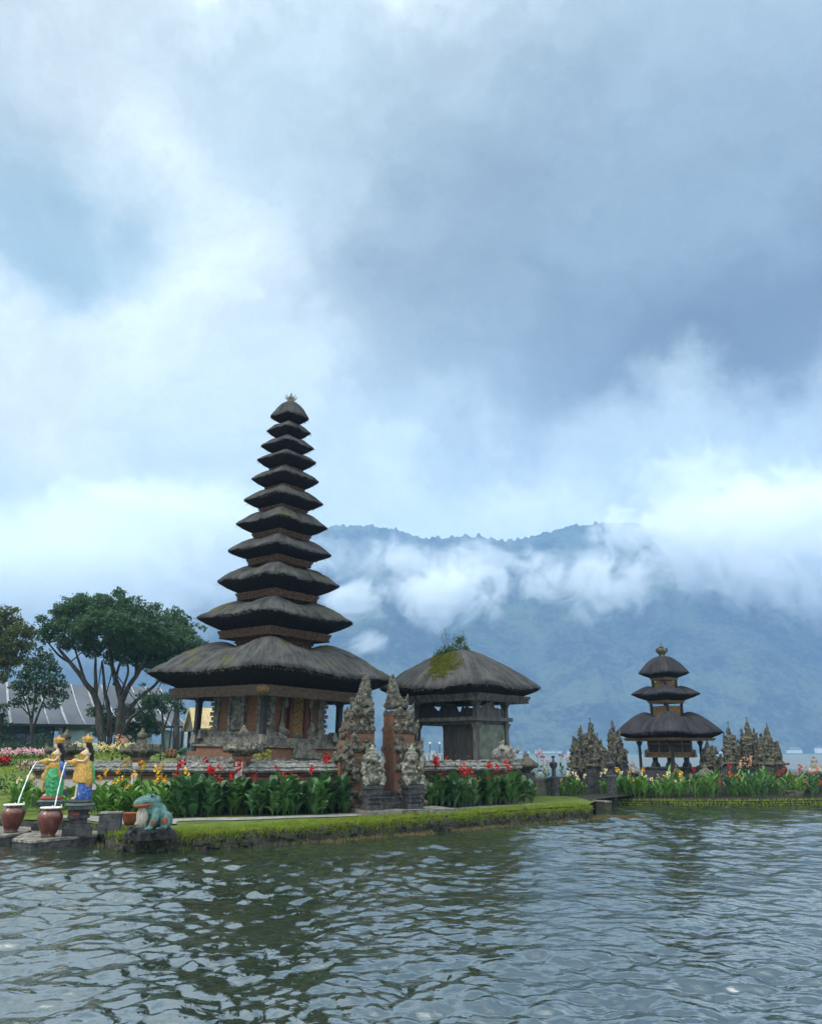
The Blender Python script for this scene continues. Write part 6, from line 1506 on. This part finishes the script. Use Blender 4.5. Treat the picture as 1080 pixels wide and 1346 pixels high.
def build_hut():
    Y = 46; c = at(268, 985, Y); H = thing("straw_hut", "small open hut with a pale straw gable roof, seen left of the tower", "hut", (c.x, Y + 1.2, 0), math.radians(24)); g = land_z(c.x, Y); zr = at(262, 932, Y).z; ze = at(270, 961, Y).z
    V = []; F = []; U = []; n = 26
    for s in (-1, 1):
        for i in range(n + 1):
            for j in range(8):
                t = j / 7; V.append((-1.25 + 3.4 * i / n + .06 * mnoise.noise((i * .7, j, s)), s * 1.75 * (1 - t), ze + (zr - ze) * (t ** .92) + .03 * mnoise.noise((i * 2.1, j * 2.3, s)) - .02 * (j % 2)))
    for s in range(2):
        for i in range(n):
            for j in range(7):
                o = s * (n + 1) * 8 + i * 8 + j; q = (o, o + 8, o + 9, o + 1); F.append(q if s == 0 else q[::-1])
    me = bpy.data.meshes.new("roof"); me.from_pydata(V, [], F); uv = me.uv_layers.new(name='UVMap')
    uv.data.foreach_set('uv', [k for p in me.polygons for li in p.loop_indices for k in ((me.vertices[me.loops[li].vertex_index].co.x * .2), (me.vertices[me.loops[li].vertex_index].co.z * .5))]); me.materials.append(MT['straw'])
    o = bpy.data.objects.new("roof", me); COL.objects.link(o); o.parent = H; m = o.modifiers.new('thick', 'SOLIDIFY'); m.thickness = .14; m.offset = 1
    mb = MB(); mb.wallprism([(0, 0), (3.1, 0), (1.55, zr - ze - .15)], (-1.05, -1.55, ze), (0, 1, 0), .06); mb.build("gable_board", MT['wood_grey'], H)
    for x in (-.9, 1.9):
        for y in (-1.4, 1.4):
            mb = MB(); mb.slab(x - .08, x + .08, y - .08, y + .08, g - .3, ze + .2); mb.build("post", MT['wood_dark'], H)
    mb = MB(); mb.slab(-.8, 1.8, -1.3, 1.3, g - .3, g + .5); mb.build("floor", MT['wood_dark'], H)
    mb = MB(); mb.slab(-.2, 1.85, 1.2, 1.3, g + .5, ze); mb.build("back_wall", MT['wood_dark'], H)
build_hut()
def build_far():
    r = random.Random(6); spots = [(672, 0), (684, 1), (693, 0), (706, 1), (726, 0), (735, 1), (749, 1), (803, 0), (812, 1), (948, 0), (958, 1), (968, 0), (1018, 1), (540, 0), (568, 0), (590, 1)]
    proto = None
    def house(w, d, h, hr, loc, rz, label, group=None):
        Hs = MB(); Hs.slab(-w, w, -d, d, -1, h); b = Hs.build("far_house", MT['concrete']); tag(b, label, "house", group); b.location = loc; b.rotation_euler = (0, 0, rz)
        m = MB(); m.add([(-w - .4, -d - .5, h), (w + .4, -d - .5, h), (w + .4, d + .5, h), (-w - .4, d + .5, h), (-w - .4, 0, h + hr), (w + .4, 0, h + hr)], [(0, 1, 5, 4), (2, 3, 4, 5), (0, 4, 3), (1, 2, 5), (0, 3, 2, 1)]); m.build("roof", MT['roof_metal'], b)
        return b
    lab = "small pale house on the far lake shore under the misty mountain"; grp = "houses on the far lake shore"
    for i, (px, k) in enumerate(spots):
        p = at(px, 990, YF - 32 + r.uniform(-6, 10)); p.z = 2.2
        if proto is None: proto = house(3.2, 3.0, 2.6, 1.6, p, .2, lab, grp)
        else: dup(proto, p, r.uniform(-.5, .5), lab, grp, r.uniform(.6, 1.5))
    p = at(1044, 990, YF - 34); p.z = 2.2; house(10, 7, 5, 5, p, .1, "largest white building with a steep roof on the far shore, right of the stone spires")
    p = at(1076, 990, YF - 34); p.z = 2.2; house(5, 5, 8, 3, p, -.1, "tall white building on the far shore at the right edge of the view")
    p = at(716, 990, YF - 30); p.z = 2.2; b = house(8, 5, 3, 1.6, p, .05, "long low white shed on the far shore left of the lantern pillar")
    # trees along the far shore, one soft mass
    rng = np.random.default_rng(2); bl = []
    for i in range(240):
        x = rng.uniform(-1250, 1350); bl.append(((x, YF - 20 + rng.uniform(-4, 22), 4 + rng.uniform(0, 3)), (rng.uniform(4, 9), 5, rng.uniform(3, 7))))
    V, F = leaf_cloud(bl, 5, 2.2, 4); tag(np_mesh("far_shore_trees", V, F, MT['bush']), kind='stuff')
    # jetty far out, seen under the pavilion
    J = thing("jetty", "small pale jetty far out on the lake seen under the pavilion", "jetty"); a = at(552, 990, 200); b = at(586, 990, 200); mb = MB(); mb.slab(a.x, b.x, 198, 202, 1.7, 2.0); mb.build("deck", mat('pale_planks', (.42, .35, .22), (.32, .26, .16), .5, .8), J)
    for i in range(7):
        x = a.x + (b.x - a.x) * i / 6; mb = MB(); mb.slab(x - .12, x + .12, 198.2, 198.5, -1, 1.7); mb.build("pile", MT['wood_grey'], J)
    for px, l in ((565, "left one of two lamp posts on the distant jetty"), (577.5, "right one of two lamp posts on the distant jetty")):
        p = at(px, 990, 200.5); L = thing("lamp_post", l, "lamp post", (p.x, 200.5, 2.0)); mb = MB(); mb.tube([(0, 0, 0), (0, 0, 2.1)], [.12, .08], 8); mb.build("pole", MT['iron'], L); mb = MB(); mb.ball((0, 0, 2.3), .26, 10, 8); mb.build("globe", MT['white_rim'], L, True)
build_far()
def build_bits():
    p = at(250, 992, 34); mb = MB(); mb.ball((0, 0, .15), (.42, .25, .18), 12, 8); mb.ball((-.25, -.05, .28), (.20, .18, .14), 10, 8); mb.ball((-.42, -.06, .24), (.14, .13, .07), 8, 6); mb.tube([(.3, 0, .15), (.62, .05, .1), (.8, 0, .05)], [.14, .09, .03], 8)
    for j in range(6): mb.ball((-.2 + .13 * j, 0, .36 - .03 * j), (.05, .04, .09), 6, 5)
    o = sculpt(mb, "lizard_statue", MT['dull_green'], None, .025, 2, .03, .06); o.location = (p.x, 34, 1.80); tag(o, "dark green crouching lizard statue above the wall, left of the tower's post", "statue")
    mb = MB(); mb.slab(-.5, .9, -.3, .3, 1.0, 1.85); tag(mb.build("statue_base", MT['stone'], loc=(p.x, 34, 0)), "grey stone plinth under the dark green lizard statue", "plinth")
    for i, (px, l) in enumerate(((219, "orange clay pot on the court, left one of three"), (224, "orange clay pot on the court, middle one of three"), (229, "orange clay pot on the court, right one of three"))):
        p = at(px, 997, 34.5); mb = MB(); mb.lathe([(.06, 0), (.10, .1), (.11, .2), (.07, .26), (.09, .3), (.05, .34 + .05 * (i % 2))], 12); o = mb.build("clay_pot", MT['orange_band'], smooth=True, loc=(p.x, 34.5, p.z)); tag(o, l, "pot")
build_bits()
